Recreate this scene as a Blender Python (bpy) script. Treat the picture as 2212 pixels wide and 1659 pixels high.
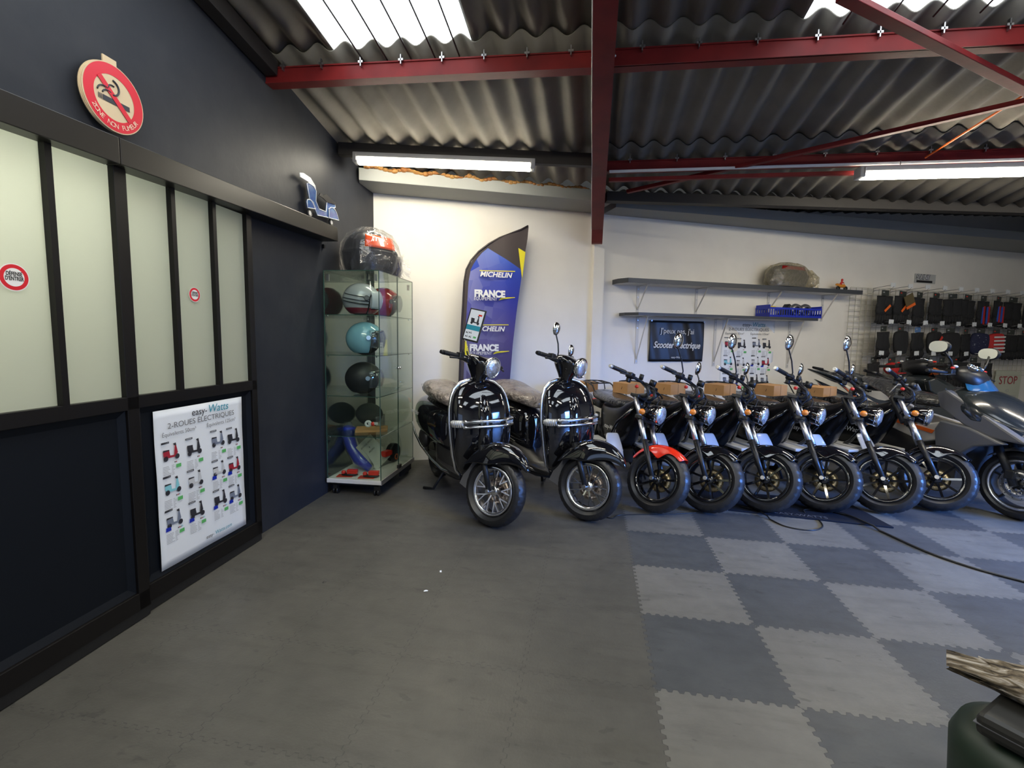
import bpy, bmesh, math, random
from mathutils import Vector, Matrix, noise
for _o in list(bpy.data.objects): bpy.data.objects.remove(_o)
SC = bpy.context.scene
COL = SC.collection
PI = math.pi
random.seed(7)
# ---------------- camera ----------------
def cam_axes(yaw, pitch, roll):
    fw = Vector((math.sin(yaw)*math.cos(pitch), math.cos(yaw)*math.cos(pitch), math.sin(pitch)))
    r = Vector((math.cos(yaw), -math.sin(yaw), 0)); u = r.cross(fw)
    c, s = math.cos(roll), math.sin(roll)
    return c*r+s*u, -s*r+c*u, fw
cam = bpy.data.cameras.new('camera'); cam_o = bpy.data.objects.new('camera', cam); COL.objects.link(cam_o)
cam.sensor_width = 36; cam.lens = 1030.8/2212*36; cam.clip_start = .02
_r, _u, _f = cam_axes(-.1657, -.0957, .016)
cam_o.matrix_world = Matrix(((_r.x,_u.x,-_f.x,-.27),(_r.y,_u.y,-_f.y,-3.23),(_r.z,_u.z,-_f.z,1.2913),(0,0,0,1)))
SC.camera = cam_o
SC.cycles.transparent_max_bounces = 48; SC.cycles.max_bounces = 10
# ---------------- world, daylight, exposure ----------------
SC.view_settings.view_transform = 'Standard'; SC.view_settings.look = 'None'
SC.view_settings.gamma = 1; SC.view_settings.exposure = 0; SC.view_settings.use_curve_mapping = False
w = bpy.data.worlds.new('world'); SC.world = w; w.use_nodes = True
w.node_tree.nodes['Background'].inputs[0].default_value = (.55,.7,1,1)
w.node_tree.nodes['Background'].inputs[1].default_value = .3
def area(name, loc, aim, sx, sy, power, col, spread=180):
    l = bpy.data.lights.new(name, 'AREA'); l.shape = 'RECTANGLE'; l.size = sx; l.size_y = sy; l.energy = power; l.color = col; l.spread = math.radians(spread)
    o = bpy.data.objects.new(name, l); COL.objects.link(o); o.location = loc
    o.rotation_euler = (Vector(aim)-Vector(loc)).to_track_quat('-Z', 'Y').to_euler()
    return o
area('daylight_shopfront', (6.5,-3.2,1.35), (0,-2.0,.5), 3.4, 2.0, 52, (.30,.48,1))
area('daylight_window', (6.5,-2.4,1.8), (2.6,.0,-.2), 1.8, 1.2, 95, (.11,.31,1), 46)
area('daylight_entrance', (-.6,-7.3,1.5), (-.6,0,1.2), 3.0, 2.0, 16, (.45,.62,1))
# ---------------- materials ----------------
MATS = {}
def mat(name, col=(.5,.5,.5), rough=.5, metal=0, coat=0, emit=None, es=0, spec=.5, bump=None, var=None, alpha=1, trans=0):
    if name in MATS: return MATS[name]
    m = bpy.data.materials.new(name); m.use_nodes = True
    nt = m.node_tree; b = nt.nodes['Principled BSDF']
    b.inputs['Base Color'].default_value = (*col,1); b.inputs['Roughness'].default_value = rough
    b.inputs['Metallic'].default_value = metal; b.inputs['Coat Weight'].default_value = coat
    b.inputs['Specular IOR Level'].default_value = spec; b.inputs['Alpha'].default_value = alpha
    b.inputs['Transmission Weight'].default_value = trans
    if emit: b.inputs['Emission Color'].default_value = (*emit,1); b.inputs['Emission Strength'].default_value = es
    if bump or var:
        tc = nt.nodes.new('ShaderNodeTexCoord')
    if bump:   # (scale, strength, distance)
        n = nt.nodes.new('ShaderNodeTexNoise'); n.inputs['Scale'].default_value = bump[0]; n.inputs['Detail'].default_value = 4
        nt.links.new(tc.outputs['Object'], n.inputs['Vector'])
        bp = nt.nodes.new('ShaderNodeBump'); bp.inputs['Strength'].default_value = bump[1]; bp.inputs['Distance'].default_value = bump[2]
        nt.links.new(n.outputs['Fac'], bp.inputs['Height']); nt.links.new(bp.outputs['Normal'], b.inputs['Normal'])
    if var:    # (scale, other colour, low, high)
        n = nt.nodes.new('ShaderNodeTexNoise'); n.inputs['Scale'].default_value = var[0]; n.inputs['Detail'].default_value = 6
        nt.links.new(tc.outputs['Object'], n.inputs['Vector'])
        r = nt.nodes.new('ShaderNodeValToRGB'); r.color_ramp.elements[0].position = var[2]; r.color_ramp.elements[1].position = var[3]
        r.color_ramp.elements[0].color = (*col,1); r.color_ramp.elements[1].color = (*var[1],1)
        nt.links.new(n.outputs['Fac'], r.inputs['Fac']); nt.links.new(r.outputs['Color'], b.inputs['Base Color'])
    MATS[name] = m; return m
def film(name, tint=(1,1,1), glo=.25, rough=.08, body=0, bodycol=(.8,.8,.8), bump=None):
    """thin clear sheet: glass pane or plastic film"""
    if name in MATS: return MATS[name]
    m = bpy.data.materials.new(name); m.use_nodes = True; nt = m.node_tree; nt.nodes.clear()
    out = nt.nodes.new('ShaderNodeOutputMaterial'); tr = nt.nodes.new('ShaderNodeBsdfTransparent'); tr.inputs[0].default_value = (*tint,1)
    gl = nt.nodes.new('ShaderNodeBsdfGlossy'); gl.inputs['Roughness'].default_value = rough
    lw = nt.nodes.new('ShaderNodeLayerWeight'); lw.inputs['Blend'].default_value = glo
    mx = nt.nodes.new('ShaderNodeMixShader')
    pw = nt.nodes.new('ShaderNodeMath'); pw.operation = 'POWER'; pw.inputs[1].default_value = 3.2; lw.inputs['Blend'].default_value = .5; nt.links.new(lw.outputs['Facing'], pw.inputs[0])
    ma = nt.nodes.new('ShaderNodeMath'); ma.operation = 'MULTIPLY_ADD'; ma.inputs[1].default_value = min(.95,.55+glo); ma.inputs[2].default_value = .03+.12*glo; ma.use_clamp = True; nt.links.new(pw.outputs[0], ma.inputs[0])
    nt.links.new(ma.outputs[0], mx.inputs[0]); nt.links.new(tr.outputs[0], mx.inputs[1]); nt.links.new(gl.outputs[0], mx.inputs[2])
    last = mx
    if body:
        df = nt.nodes.new('ShaderNodeBsdfDiffuse'); df.inputs[0].default_value = (*bodycol,1)
        m2 = nt.nodes.new('ShaderNodeMixShader'); m2.inputs[0].default_value = body
        nt.links.new(mx.outputs[0], m2.inputs[1]); nt.links.new(df.outputs[0], m2.inputs[2]); last = m2
    if bump:
        tc = nt.nodes.new('ShaderNodeTexCoord'); n = nt.nodes.new('ShaderNodeTexNoise'); n.inputs['Scale'].default_value = bump[0]; n.inputs['Distortion'].default_value = 1.5
        nt.links.new(tc.outputs['Object'], n.inputs['Vector'])
        bp = nt.nodes.new('ShaderNodeBump'); bp.inputs['Strength'].default_value = bump[1]; bp.inputs['Distance'].default_value = bump[2]
        nt.links.new(n.outputs['Fac'], bp.inputs['Height']); nt.links.new(bp.outputs[0], gl.inputs['Normal']); nt.links.new(bp.outputs[0], lw.inputs['Normal'])
    nt.links.new(last.outputs[0], out.inputs[0])
    MATS[name] = m; return m
M_gloss = mat('gloss_black', (.006,.006,.008), .06, 0, 1, spec=.6)
M_black = mat('satin_black', (.012,.012,.013), .38)
M_matt = mat('matt_black', (.015,.015,.017), .75)
M_rubber = mat('tyre_rubber', (.015,.015,.017), .40, spec=.6, bump=(60,.2,.002))
M_chrome = mat('chrome', (.85,.86,.88), .09, 1)
M_alu = mat('aluminium', (.8,.8,.83), .33, 1)
M_steel = mat('brushed_steel', (.45,.45,.46), .35, 1)
M_disc = mat('brass_disc', (.62,.50,.30), .38, 1)
M_red = mat('red_plastic', (.75,.03,.015), .3, coat=.5)
M_fred = mat('red_fender', (.92,.03,.006), .25, coat=1)
M_orange = mat('orange_plastic', (.9,.16,.02), .35)
M_amber = mat('amber_lens', (.85,.25,.02), .15, coat=1)
M_white = mat('white_plastic', (.72,.72,.72), .35)
M_pale = mat('pale_gloss', (.55,.57,.62), .25, coat=.5)
M_ilens = mat('clear_lens', (.72,.71,.68), .22, .35, coat=1, bump=(70,.6,.004))
M_lens = mat('lamp_lens', (.78,.80,.84), .07, .7, coat=1, bump=(38,.8,.01))
M_grey = mat('grey_plastic', (.12,.12,.13), .4)
M_lgrey = mat('light_grey', (.4,.4,.4), .5)
M_blue = mat('blue_plastic', (.01,.03,.45), .35)
M_glass = film('clear_glass', (.93,.97,.94), .12, .01)
M_clear = film('clear_film', (.97,.97,.97), .35, .10, .04, (.8,.8,.8), (9,.5,.02))
M_ybag = film('yellowed_film', (.9,.86,.74), .4, .14, .20, (.62,.56,.42), (10,.8,.03))
M_smoke = film('smoked_visor', (.55,.56,.6), .35, .03)
M_cvis = film('clear_visor', (.9,.92,.93), .35, .03, .03)
M_card = mat('cardboard', (.5,.27,.11), .8, var=(8,(.44,.23,.09),.4,.7))
M_steelred = mat('red_lead_steel', (.19,.014,.014), .5, spec=.2, bump=(30,.15,.003), var=(5,(.13,.010,.011),.4,.7))
M_paper = mat('paper', (.86,.89,.95), .6)
# ---------------- mesh builder ----------------
def sgp(c, p): return math.copysign(abs(c)**p, c)
class MB:
    def __init__(s): s.v = []; s.f = []; s.m = []; s.sm = []; s.mi = 0; s.smooth = True; s.T = Matrix.Identity(4)
    def add(s, vs, fs, smooth=None):
        b = len(s.v); s.v += [tuple(s.T @ Vector(p)) for p in vs]
        for f in fs: s.f.append([b+i for i in f]); s.m.append(s.mi); s.sm.append(s.smooth if smooth is None else smooth)
        return s
    def box(s, c, d, R=None):
        R = R or Matrix.Identity(3); c = Vector(c); x, y, z = d[0]/2, d[1]/2, d[2]/2
        vs = [c + R @ Vector((i*x, j*y, k*z)) for i in (-1,1) for j in (-1,1) for k in (-1,1)]
        return s.add(vs, [(0,1,3,2),(4,6,7,5),(0,4,5,1),(2,3,7,6),(0,2,6,4),(1,5,7,3)], False)
    def bb(s, x0, x1, y0, y1, z0, z1): return s.box(((x0+x1)/2,(y0+y1)/2,(z0+z1)/2), (abs(x1-x0),abs(y1-y0),abs(z1-z0)))
    def bar(s, a, b, w, h, up=(0,0,1)):
        a, b = Vector(a), Vector(b); d = (b-a); L = d.length; d.normalize(); up = Vector(up)
        if abs(d.dot(up)) > .98: up = Vector((0,1,0))
        sd = d.cross(up).normalized(); u2 = sd.cross(d)
        return s.box((a+b)/2, (L, w, h), Matrix((d, sd, u2)).transposed())
    def loft(s, rings, closed=True, caps=True, smooth=None):
        n = len(rings[0]); vs = [p for r in rings for p in r]; fs = []
        for i in range(len(rings)-1):
            for j in range(n if closed else n-1):
                k = (j+1) % n; fs.append((i*n+j, i*n+k, (i+1)*n+k, (i+1)*n+j))
        if caps and closed: fs.append(tuple(range(n))[::-1]); fs.append(tuple((len(rings)-1)*n+j for j in range(n)))
        return s.add(vs, fs, smooth)
    def tube(s, path, r, seg=8, closed=False, flat=1):
        P = [Vector(p) for p in path]; n = len(P); R = r if hasattr(r, '__len__') else [r]*n; rings = []
        prev = None
        for i in range(n):
            a = P[(i-1) % n] if (closed or i) else P[i]; b = P[(i+1) % n] if (closed or i < n-1) else P[i]
            t = (b-a).normalized()
            if prev is None: nrm = t.orthogonal().normalized()
            else:
                nrm = prev - t*prev.dot(t); nrm = nrm.normalized() if nrm.length > 1e-6 else t.orthogonal().normalized()
            prev = nrm; bn = t.cross(nrm)
            rings.append([P[i] + nrm*R[i]*math.cos(2*PI*j/seg) + bn*R[i]*flat*math.sin(2*PI*j/seg) for j in range(seg)])
        if closed: rings.append(rings[0])
        return s.loft(rings, True, not closed)
    def cyl(s, a, b, r, r2=None, seg=20, smooth=True):
        a, b = Vector(a), Vector(b); t = (b-a).normalized(); n = t.orthogonal().normalized(); m = t.cross(n); r2 = r if r2 is None else r2
        R = [[c + n*q*math.cos(2*PI*j/seg) + m*q*math.sin(2*PI*j/seg) for j in range(seg)] for c, q in ((a,r),(b,r2))]
        bs = len(s.v); s.add([p for k in R for p in k], [(j,(j+1)%seg,seg+(j+1)%seg,seg+j) for j in range(seg)], smooth)
        for k in R: s.add(k, [tuple(range(seg))], False)
        return s
    def lathe(s, prof, c, axis, seg=32, closed=False, fn=None):
        """prof: list of (r, h) about an axis through c"""
        c = Vector(c); ax = Vector(axis).normalized(); n = Vector((0,0,1)) if abs(ax.z) < .9 else Vector((1,0,0))
        n = (n-ax*n.dot(ax)).normalized(); m = ax.cross(n); rings = []
        for j in range(seg+1):
            a = 2*PI*j/seg
            rings.append([c + ax*h + (n*math.cos(a)+m*math.sin(a))*(r*(fn(a,k) if fn else 1)) for k, (r, h) in enumerate(prof)])
        return s.loft(rings, closed, False)
    def prism(s, poly, y0, y1, ax='y'):
        """poly in (x,z) extruded along y (ax='y') or in (x,y) along z"""
        n = len(poly)
        f = (lambda p, h: (p[0], h, p[1])) if ax == 'y' else ((lambda p, h: (p[0], p[1], h)) if ax == 'z' else (lambda p, h: (h, p[0], p[1])))
        vs = [f(p, y0) for p in poly] + [f(p, y1) for p in poly]
        fs = [tuple(range(n)), tuple(range(2*n-1, n-1, -1))] + [(i,(i+1)%n,n+(i+1)%n,n+i) for i in range(n)]
        return s.add(vs, fs, False)
    def sph(s, c, r, seg=16, rg=10):
        r = r if hasattr(r,'__len__') else (r,r,r)
        rings = [[(c[0]+r[0]*math.sin(PI*i/rg)*math.cos(2*PI*j/seg), c[1]+r[1]*math.sin(PI*i/rg)*math.sin(2*PI*j/seg), c[2]-r[2]*math.cos(PI*i/rg)) for j in range(seg)] for i in range(rg+1)]
        return s.loft(rings, True, False)
    def grid(s, fn, nu, nv, smooth=None):
        vs = [fn(i/nu, j/nv) for i in range(nu+1) for j in range(nv+1)]; w = nv+1
        return s.add(vs, [(i*w+j,(i+1)*w+j,(i+1)*w+j+1,i*w+j+1) for i in range(nu) for j in range(nv)], smooth)
    def mesh(s, name, mats):
        me = bpy.data.meshes.new(name); me.from_pydata(s.v, [], s.f)
        for m in (mats if isinstance(mats,(list,tuple)) else [mats]): me.materials.append(m)
        me.polygons.foreach_set('material_index', s.m); me.polygons.foreach_set('use_smooth', s.sm)
        bm = bmesh.new(); bm.from_mesh(me); bmesh.ops.remove_doubles(bm, verts=bm.verts, dist=1e-6); bmesh.ops.recalc_face_normals(bm, faces=bm.faces); bm.to_mesh(me); bm.free()
        return me
    def build(s, name, mats, parent=None, sub=0, bevel=0, solid=0, loc=None):
        o = bpy.data.objects.new(name, s.mesh(name, mats)); COL.objects.link(o)
        if parent is not None: o.parent = parent
        if loc: o.location = loc
        if solid: m = o.modifiers.new('s','SOLIDIFY'); m.thickness = solid; m.offset = -1
        if bevel: m = o.modifiers.new('b','BEVEL'); m.width = bevel; m.segments = 2; m.limit_method = 'ANGLE'
        if sub: m = o.modifiers.new('u','SUBSURF'); m.levels = sub; m.render_levels = sub
        return o
def root(name, loc=(0,0,0), rz=0):
    o = bpy.data.objects.new(name, None); COL.objects.link(o); o.location = loc; o.rotation_euler = (0,0,math.radians(rz)); o.empty_display_size = .1; return o
def tag(o, label, cat, group=None, kind=None):
    if label: o['label'] = label
    if cat: o['category'] = cat
    if group: o['group'] = group
    if kind: o['kind'] = kind
    return o
def struct(o): o['kind'] = 'structure'; return o
KIDS = {}
def kids(o): return [c for c in bpy.data.objects if c.parent == o]
def copy_tree(o, parent=None):
    c = o.copy(); COL.objects.link(c)
    if parent is not None: c.parent = parent
    for ch in kids(o): copy_tree(ch, c)
    return c
def sering(n, fn): return [fn(2*PI*j/n) for j in range(n)]
def wtext(s, size, x, z, m, parent, y=-.004, name='lettering', bold=0, shear=0, align='LEFT', sx=1, rot=0, ext=.0008, frame=None):
    """flat lettering in a frame whose local x runs right, z up and -y faces the room"""
    cu = bpy.data.curves.new(name, 'FONT'); cu.body = s; cu.size = size; cu.offset = bold; cu.shear = shear; cu.align_x = align; cu.extrude = ext; cu.resolution_u = 4; cu.fill_mode = 'FRONT' if ext == 0 else 'BOTH'
    t = bpy.data.objects.new(name, cu); COL.objects.link(t)
    dg = bpy.context.evaluated_depsgraph_get(); me = bpy.data.meshes.new_from_object(t.evaluated_get(dg)); bpy.data.objects.remove(t)
    F = frame if frame is not None else Matrix.Identity(4)
    me.transform(F @ Matrix.Translation((x, y, z)) @ Matrix.Rotation(PI/2, 4, 'X') @ Matrix.Rotation(rot, 4, 'Z') @ Matrix.Diagonal((sx,1,1,1)))
    me.materials.clear(); me.materials.append(m)
    o = bpy.data.objects.new(name, me); COL.objects.link(o); o.parent = parent; return o
LO, LA = (-2.375,0,0), 92.29      # left wall frame
BO, BA = (-2.426,1.283,0), 25     # back wall frame
def bw(u, off, z=0):
    a = math.radians(BA); return Vector((BO[0]+u*math.cos(a)+off*math.sin(a), BO[1]+u*math.sin(a)-off*math.cos(a), z))
def lw(u, off, z=0):
    a = math.radians(LA); return Vector((LO[0]+u*math.cos(a)+off*math.sin(a), LO[1]+u*math.sin(a)-off*math.cos(a), z))
# ======================= the setting =======================
def floor_material():
    m = bpy.data.materials.new('interlocking_floor_tiles'); m.use_nodes = True; nt = m.node_tree; N, L = nt.nodes, nt.links
    b = N['Principled BSDF']; g = N.new('ShaderNodeNewGeometry'); sp = N.new('ShaderNodeSeparateXYZ'); L.new(g.outputs['Position'], sp.inputs[0])
    def M(op, a, c=None, d=None):
        n = N.new('ShaderNodeMath'); n.operation = op
        for i, v in enumerate((a, c, d)):
            if v is None: continue
            if isinstance(v, (int,float)): n.inputs[i].default_value = v
            else: L.new(v, n.inputs[i])
        return n.outputs[0]
    X, Y = sp.outputs[0], sp.outputs[1]
    def wav(c, o): # jigsaw edge: flattened sine
        s = M('SINE', M('MULTIPLY', o, 2*PI*24)); s = M('MULTIPLY', s, 2.2); s = M('MINIMUM', M('MAXIMUM', s, -1), 1)
        return M('ADD', c, M('MULTIPLY', s, .0075))
    x2, y2 = wav(X, Y), wav(Y, X)
    tx, ty = M('MULTIPLY', x2, 2), M('MULTIPLY', y2, 2)
    fi, fj = M('FLOOR', tx), M('FLOOR', M('MULTIPLY', ty, -1))
    par = M('FLOORED_MODULO', M('ADD', fi, fj), 2)
    inx = M('GREATER_THAN', x2, 0)
    light = M('MULTIPLY', par, inx)
    fx, fy = M('FRACT', tx), M('FRACT', ty)
    ex = M('MINIMUM', fx, M('SUBTRACT', 1, fx)); ey = M('MINIMUM', fy, M('SUBTRACT', 1, fy))
    seam = M('LESS_THAN', M('MINIMUM', ex, ey), .0035)
    tc = N.new('ShaderNodeTexCoord')
    def noi(sc, det=6, sx=1, sy=1, rough=.6):
        mp = N.new('ShaderNodeMapping'); mp.inputs['Scale'].default_value = (sx,sy,1); L.new(g.outputs['Position'], mp.inputs[0])
        n = N.new('ShaderNodeTexNoise'); n.inputs['Scale'].default_value = sc; n.inputs['Detail'].default_value = det; n.inputs['Roughness'].default_value = rough
        L.new(mp.outputs[0], n.inputs['Vector']); return n.outputs['Fac']
    def ramp(f, stops):
        r = N.new('ShaderNodeValToRGB'); L.new(f, r.inputs[0]); e = r.color_ramp.elements
        e[0].position, e[0].color = stops[0][0], (*stops[0][1],1); e[1].position, e[1].color = stops[1][0], (*stops[1][1],1); return r.outputs[0]
    def mix(f, a, c, bt='MIX'):
        n = N.new('ShaderNodeMix'); n.data_type = 'RGBA'; n.blend_type = bt
        if isinstance(f, (int,float)): n.inputs[0].default_value = f
        else: L.new(f, n.inputs[0])
        for i, v in ((6,a),(7,c)):
            if isinstance(v, tuple): n.inputs[i].default_value = (*v,1)
            else: L.new(v, n.inputs[i])
        return n.outputs[2]
    dirt = ramp(noi(1.6), [(.3,(.8,.79,.78)),(.75,(1.12,1.1,1.06))])
    fine = ramp(noi(14,8), [(.3,(.9,.9,.9)),(.75,(1.08,1.08,1.07))])
    streak = ramp(noi(3,5,1,5), [(.32,(.8,.8,.8)),(.5,(1,1,1))])
    plain = (.092,.089,.081); dark = (.074,.079,.086); lit = (.163,.159,.148)
    base = mix(light, mix(inx, plain, dark), lit)
    base = mix(1, base, dirt, 'MULTIPLY'); base = mix(1, base, fine, 'MULTIPLY'); base = mix(.8, base, streak, 'MULTIPLY')
    spots = ramp(noi(7,3,1,2.2), [(.645,(0,0,0)),(.68,(1,1,1))]); base = mix(M('MULTIPLY', spots, .35), base, (.03,.03,.03))
    specks = ramp(noi(46,2), [(.79,(0,0,0)),(.8,(1,1,1))]); base = mix(M('MULTIPLY', specks, .6), base, (.5,.5,.5))
    base = mix(M('MULTIPLY', seam, .6), base, (.03,.03,.03))
    L.new(base, b.inputs['Base Color'])
    rr = ramp(noi(5,5), [(.3,(.38,.38,.38)),(.7,(.58,.58,.58))]); L.new(rr, b.inputs['Roughness']); b.inputs['Specular IOR Level'].default_value = .4
    bp = N.new('ShaderNodeBump'); bp.inputs['Strength'].default_value = .35; bp.inputs['Distance'].default_value = .003
    L.new(M('SUBTRACT', noi(90,3), M('MULTIPLY', seam, 1.5)), bp.inputs['Height']); L.new(bp.outputs[0], b.inputs['Normal'])
    return m
M_navy = mat('dark_blue_paint', (.024,.027,.035), .5, spec=.16, bump=(9,.25,.01), var=(5,(.033,.035,.042),.35,.75))
M_wwall = mat('white_wall_paint', (.86,.82,.745), .6, bump=(3.5,.12,.02), var=(2.5,(.80,.76,.69),.45,.8))
M_conc = mat('grey_painted_concrete', (.27,.28,.27), .6, bump=(20,.15,.005))
M_pure = MB
g = MB(); g.bb(-3.5,7,-7.6,6.5,-.1,0); struct(g.build('floor', floor_material()))
# walls (thick slabs behind their faces)
g = MB(); g.bb(-7.6,1.75,0,.2,2.0,4.1); g.bb(-.66,1.75,0,.2,0,2.0); g.bb(-7.6,-2.76,0,.2,0,2.0); g.bb(-2.76,-.66,0,.06,0,.95); struct(g.build('wall_left', M_navy, loc=None)).location = LO; bpy.data.objects['wall_left'].rotation_euler.z = math.radians(LA)
g = MB(); g.bb(-.25,10.6,0,.2,0,3.25)
wb = struct(g.build('wall_back', M_wwall)); wb.location = BO; wb.rotation_euler.z = math.radians(BA)
g = MB(); g.bb(6.65,6.85,-1.3,6.3,0,4); g.bb(6.65,6.85,-7.6,-5.1,0,4); g.bb(6.65,6.85,-5.1,-1.3,2.5,4); g.bb(6.65,6.85,-5.1,-1.3,0,.25); struct(g.build('wall_right', mat('off_white_wall',(.5,.5,.5),.7)))
g = MB(); g.bb(-3.2,-2.3,-7.6,-7.4,0,4.2); g.bb(1.1,6.7,-7.6,-7.4,0,4.2); g.bb(-2.3,1.1,-7.6,-7.4,2.6,4.2); struct(g.build('wall_rear', MATS['off_white_wall']))
g = MB(); g.bb(-2.8,-.6,1.1,1.2,0,2.6); g.bb(-2.8,-2.76,.2,1.1,0,2.6); g.bb(-.64,-.6,.2,1.1,0,2.6); g.bb(-2.8,-.6,.2,1.1,2.5,2.6); o = struct(g.build('wall_inner', MATS['off_white_wall'])); o.location = LO; o.rotation_euler.z = math.radians(LA)
# pilaster at the bay joint
g = MB(); g.bb(2.335,2.46,-.06,0,0,2.33); o = struct(g.build('trim_1', M_wwall)); o.location = BO; o.rotation_euler.z = math.radians(BA)
# concrete ring beam above the white wall
def lintel(name, u0, u1, o0, o1, z0=2.677, z1=2.785):
    g = MB(); poly = [(u0,0),(u0,-o0),(u1,-o1),(u1,0)]; g.prism(poly, z0, z1, 'z'); o = struct(g.build(name, M_conc, bevel=.004)); o.location = BO; o.rotation_euler.z = math.radians(BA); return o
lintel('trim_2', -.12, 2.34, .375, .46); lintel('trim_3', 2.45, 10.4, .31, .7)
# roof: rows of corrugated fibre cement sheets
lapA = lambda x: -.343+.0303*x
def roofz(y): return 2.962 - .13*(y+.1)
M_fibro = mat('fibre_cement', (.185,.168,.138), .8, bump=(40,.3,.004), var=(4,(.13,.12,.10),.35,.75))
AMP = .026; PITCH = .1775
def wave(x): return AMP*math.cos(2*PI*(x+.02)/PITCH)
def lineY(p, q): return lambda x: p[1] + (q[1]-p[1])*(x-p[0])/(q[0]-p[0])
eaveL = lineY((-2.45,1.03),(-.3,1.55)); eaveR = lineY((-.2,1.62),(4.0,2.36))
def sheet(x0, x1, ya, yb, dz, zf=roofz):
    """corrugated strip between x0,x1; ya/yb may be functions of x"""
    g = MB(); nx = max(6, int((x1-x0)/PITCH*12)); fa = ya if callable(ya) else (lambda x: ya); fb = yb if callable(yb) else (lambda x: yb)
    def fn(u, v):
        x = x0+(x1-x0)*u; y = fa(x)+(fb(x)-fa(x))*v; return (x, y, zf(y)+AMP+dz+wave(x))
    g.grid(fn, nx, 4); return g
rows = [(lambda x: lapA(x)+.11,-2.15,.018),(-2.0,-3.75,.036),(-3.6,-5.35,.054),(-5.2,-7.5,.072)]
nm = 0
def ceil_sheet(x0,x1,ya,yb,dz,zf=roofz):
    o = sheet(x0,x1,ya,yb,dz,zf).build('ceiling', M_fibro, solid=.007); struct(o); return o
XS = [-3.05,-1.876,-1.02,-.03,.78,1.70,2.6,3.5,4.4,5.3,6.7]
SKY = {(-1.876,0),(.78,0),(-1.876,2),(.78,2),(3.5,0),(3.5,2)}  # first two are in view; the others are unseen panels added for light
M_sky = mat('translucent_rooflight', (.8,.85,.9), .5, emit=(.86,.94,1), es=4)
ceil_sheet(-3.05,-.22, eaveL, lapA, 0)
ceil_sheet(-.22,6.7, .99, lapA, 0); ceil_sheet(-.22,6.7, eaveR, .87, -.014)
skyl = []
for r, (ya, yb, dz) in enumerate(rows):
    run = None
    for i in range(len(XS)-1):
        k = (XS[i], r)
        if k in SKY:
            if run is not None: ceil_sheet(run, XS[i], ya, yb, dz); run = None
            x1 = XS[i+1] if XS[i] != .78 else 1.92
            skyl.append((XS[i], x1, ya, yb, dz))
            if XS[i] == .78: run = 1.92
        elif run is None: run = XS[i]
    if run is not None: ceil_sheet(run, XS[-1], ya, yb, dz)
labs = ['large bright corrugated skylight panel at top left of the roof','bright corrugated skylight panel at top right behind the diagonal brace']
for n, (x0,x1,ya,yb,dz) in enumerate(skyl):
    o = sheet(x0,x1,ya,yb,dz).build('window_%d' % (n+1), M_sky); struct(o)
# roof rising behind the valley beam
ceil_sheet(-.22,6.7, lambda x: eaveR(x)+.06, 6.4, 0, lambda y: 2.70+.16*max(0,(y-2.1)))
g = MB(); g.bb(-3.3,6.9,-7.6,6.5,4.25,4.3); struct(g.build('trim_4', M_matt))
M_dkwood = mat('dark_beam', (.022,.018,.015), .6, bump=(20,.2,.004))
def beam(name, a, b, w, h, m, label, cat='beam', grp=None):
    g = MB(); c = (Vector(a)+Vector(b))/2; d = Vector(b)-Vector(a); o = root(name, a); g.bar((0,0,0), d, w, h); bpy.data.objects.remove(o)
    o = g.build(name, m, bevel=.003); o.location = a; tag(o, label, cat, grp); return o
def channel(name, a, b, w, h, m, label):
    """I-section member: flanges and web in one mesh"""
    g = MB(); d = Vector(b)-Vector(a); g.bar((0,0,h/2-.004), d+Vector((0,0,h/2-.004)), w, .008); g.bar((0,0,-h/2+.004), d+Vector((0,0,-h/2+.004)), w, .008); g.bar((0,-w/2+.012,0), d+Vector((0,-w/2+.012,0)), .008, h)
    o = g.build(name, m); o.location = a; tag(o, label, 'beam'); return o
def clips(o, a, b, n, w):
    for i in range(n):
        t = (i+.5)/n; p = (Vector(b)-Vector(a))*t; g = MB(); g.bar(p+Vector((0,-w/2-.004,.02)), p+Vector((0,-w/2-.004,.075)), .02, .006, (1,0,0)); g.box(p+Vector((0,-w/2-.008,.045)), (.03,.012,.012)); g.build('roof_clip', M_steel, o)
pa, pb = (-2.36,-.32,2.915), (-.32,-.235,2.905)
o = channel('roof_purlin', pa, pb, .08, .095, M_steelred, 'dark red steel purlin under the large left skylight'); clips(o, pa, pb, 8, .08)
pc, pd = (-.2,-.235,2.905), (6.6,.04,2.905)
o = channel('roof_purlin', pc, pd, .08, .095, M_steelred, 'long red steel purlin crossing the right bay below the right skylight'); clips(o, pc, pd, 22, .08)
pe, pf = (-.2,1.05,2.745), (6.6,1.28,2.74)
o = channel('roof_purlin', pe, pf, .07, .085, M_steelred, 'darker red steel purlin behind the right tube light'); clips(o, pe, pf, 18, .07)
beam('conduit', (-.18,1.0,2.695), (6.5,1.22,2.695), .02, .02, M_white, 'thin white conduit running along under the rear purlin', 'conduit')
beam('angle_iron', (-.18,1.04,2.64), (6.5,1.27,2.65), .035, .03, M_steelred, 'slim red angle iron just below the white conduit', 'beam')
beam('eaves_beam', (-2.38,.57,2.815), (-.32,.93,2.765), .06, .10, M_dkwood, 'dark beam over the left tube light ending at the rafter')
beam('valley_beam', (-.19,1.66,2.675), (6.6,2.86,2.60), .10, .09, M_dkwood, 'long near-black beam above the grey concrete in the right bay')
beam('diagonal_brace', (.0,1.44,2.655), (4.6,-.76,2.93), .045, .03, M_steelred, 'red diagonal brace rising from the rafter foot to the right', 'brace')
beam('diagonal_brace', (.80,-.68,2.87), (3.6,1.02,2.68), .06, .03, M_steelred, 'red diagonal brace crossing in front of the right skylight', 'brace')
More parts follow.
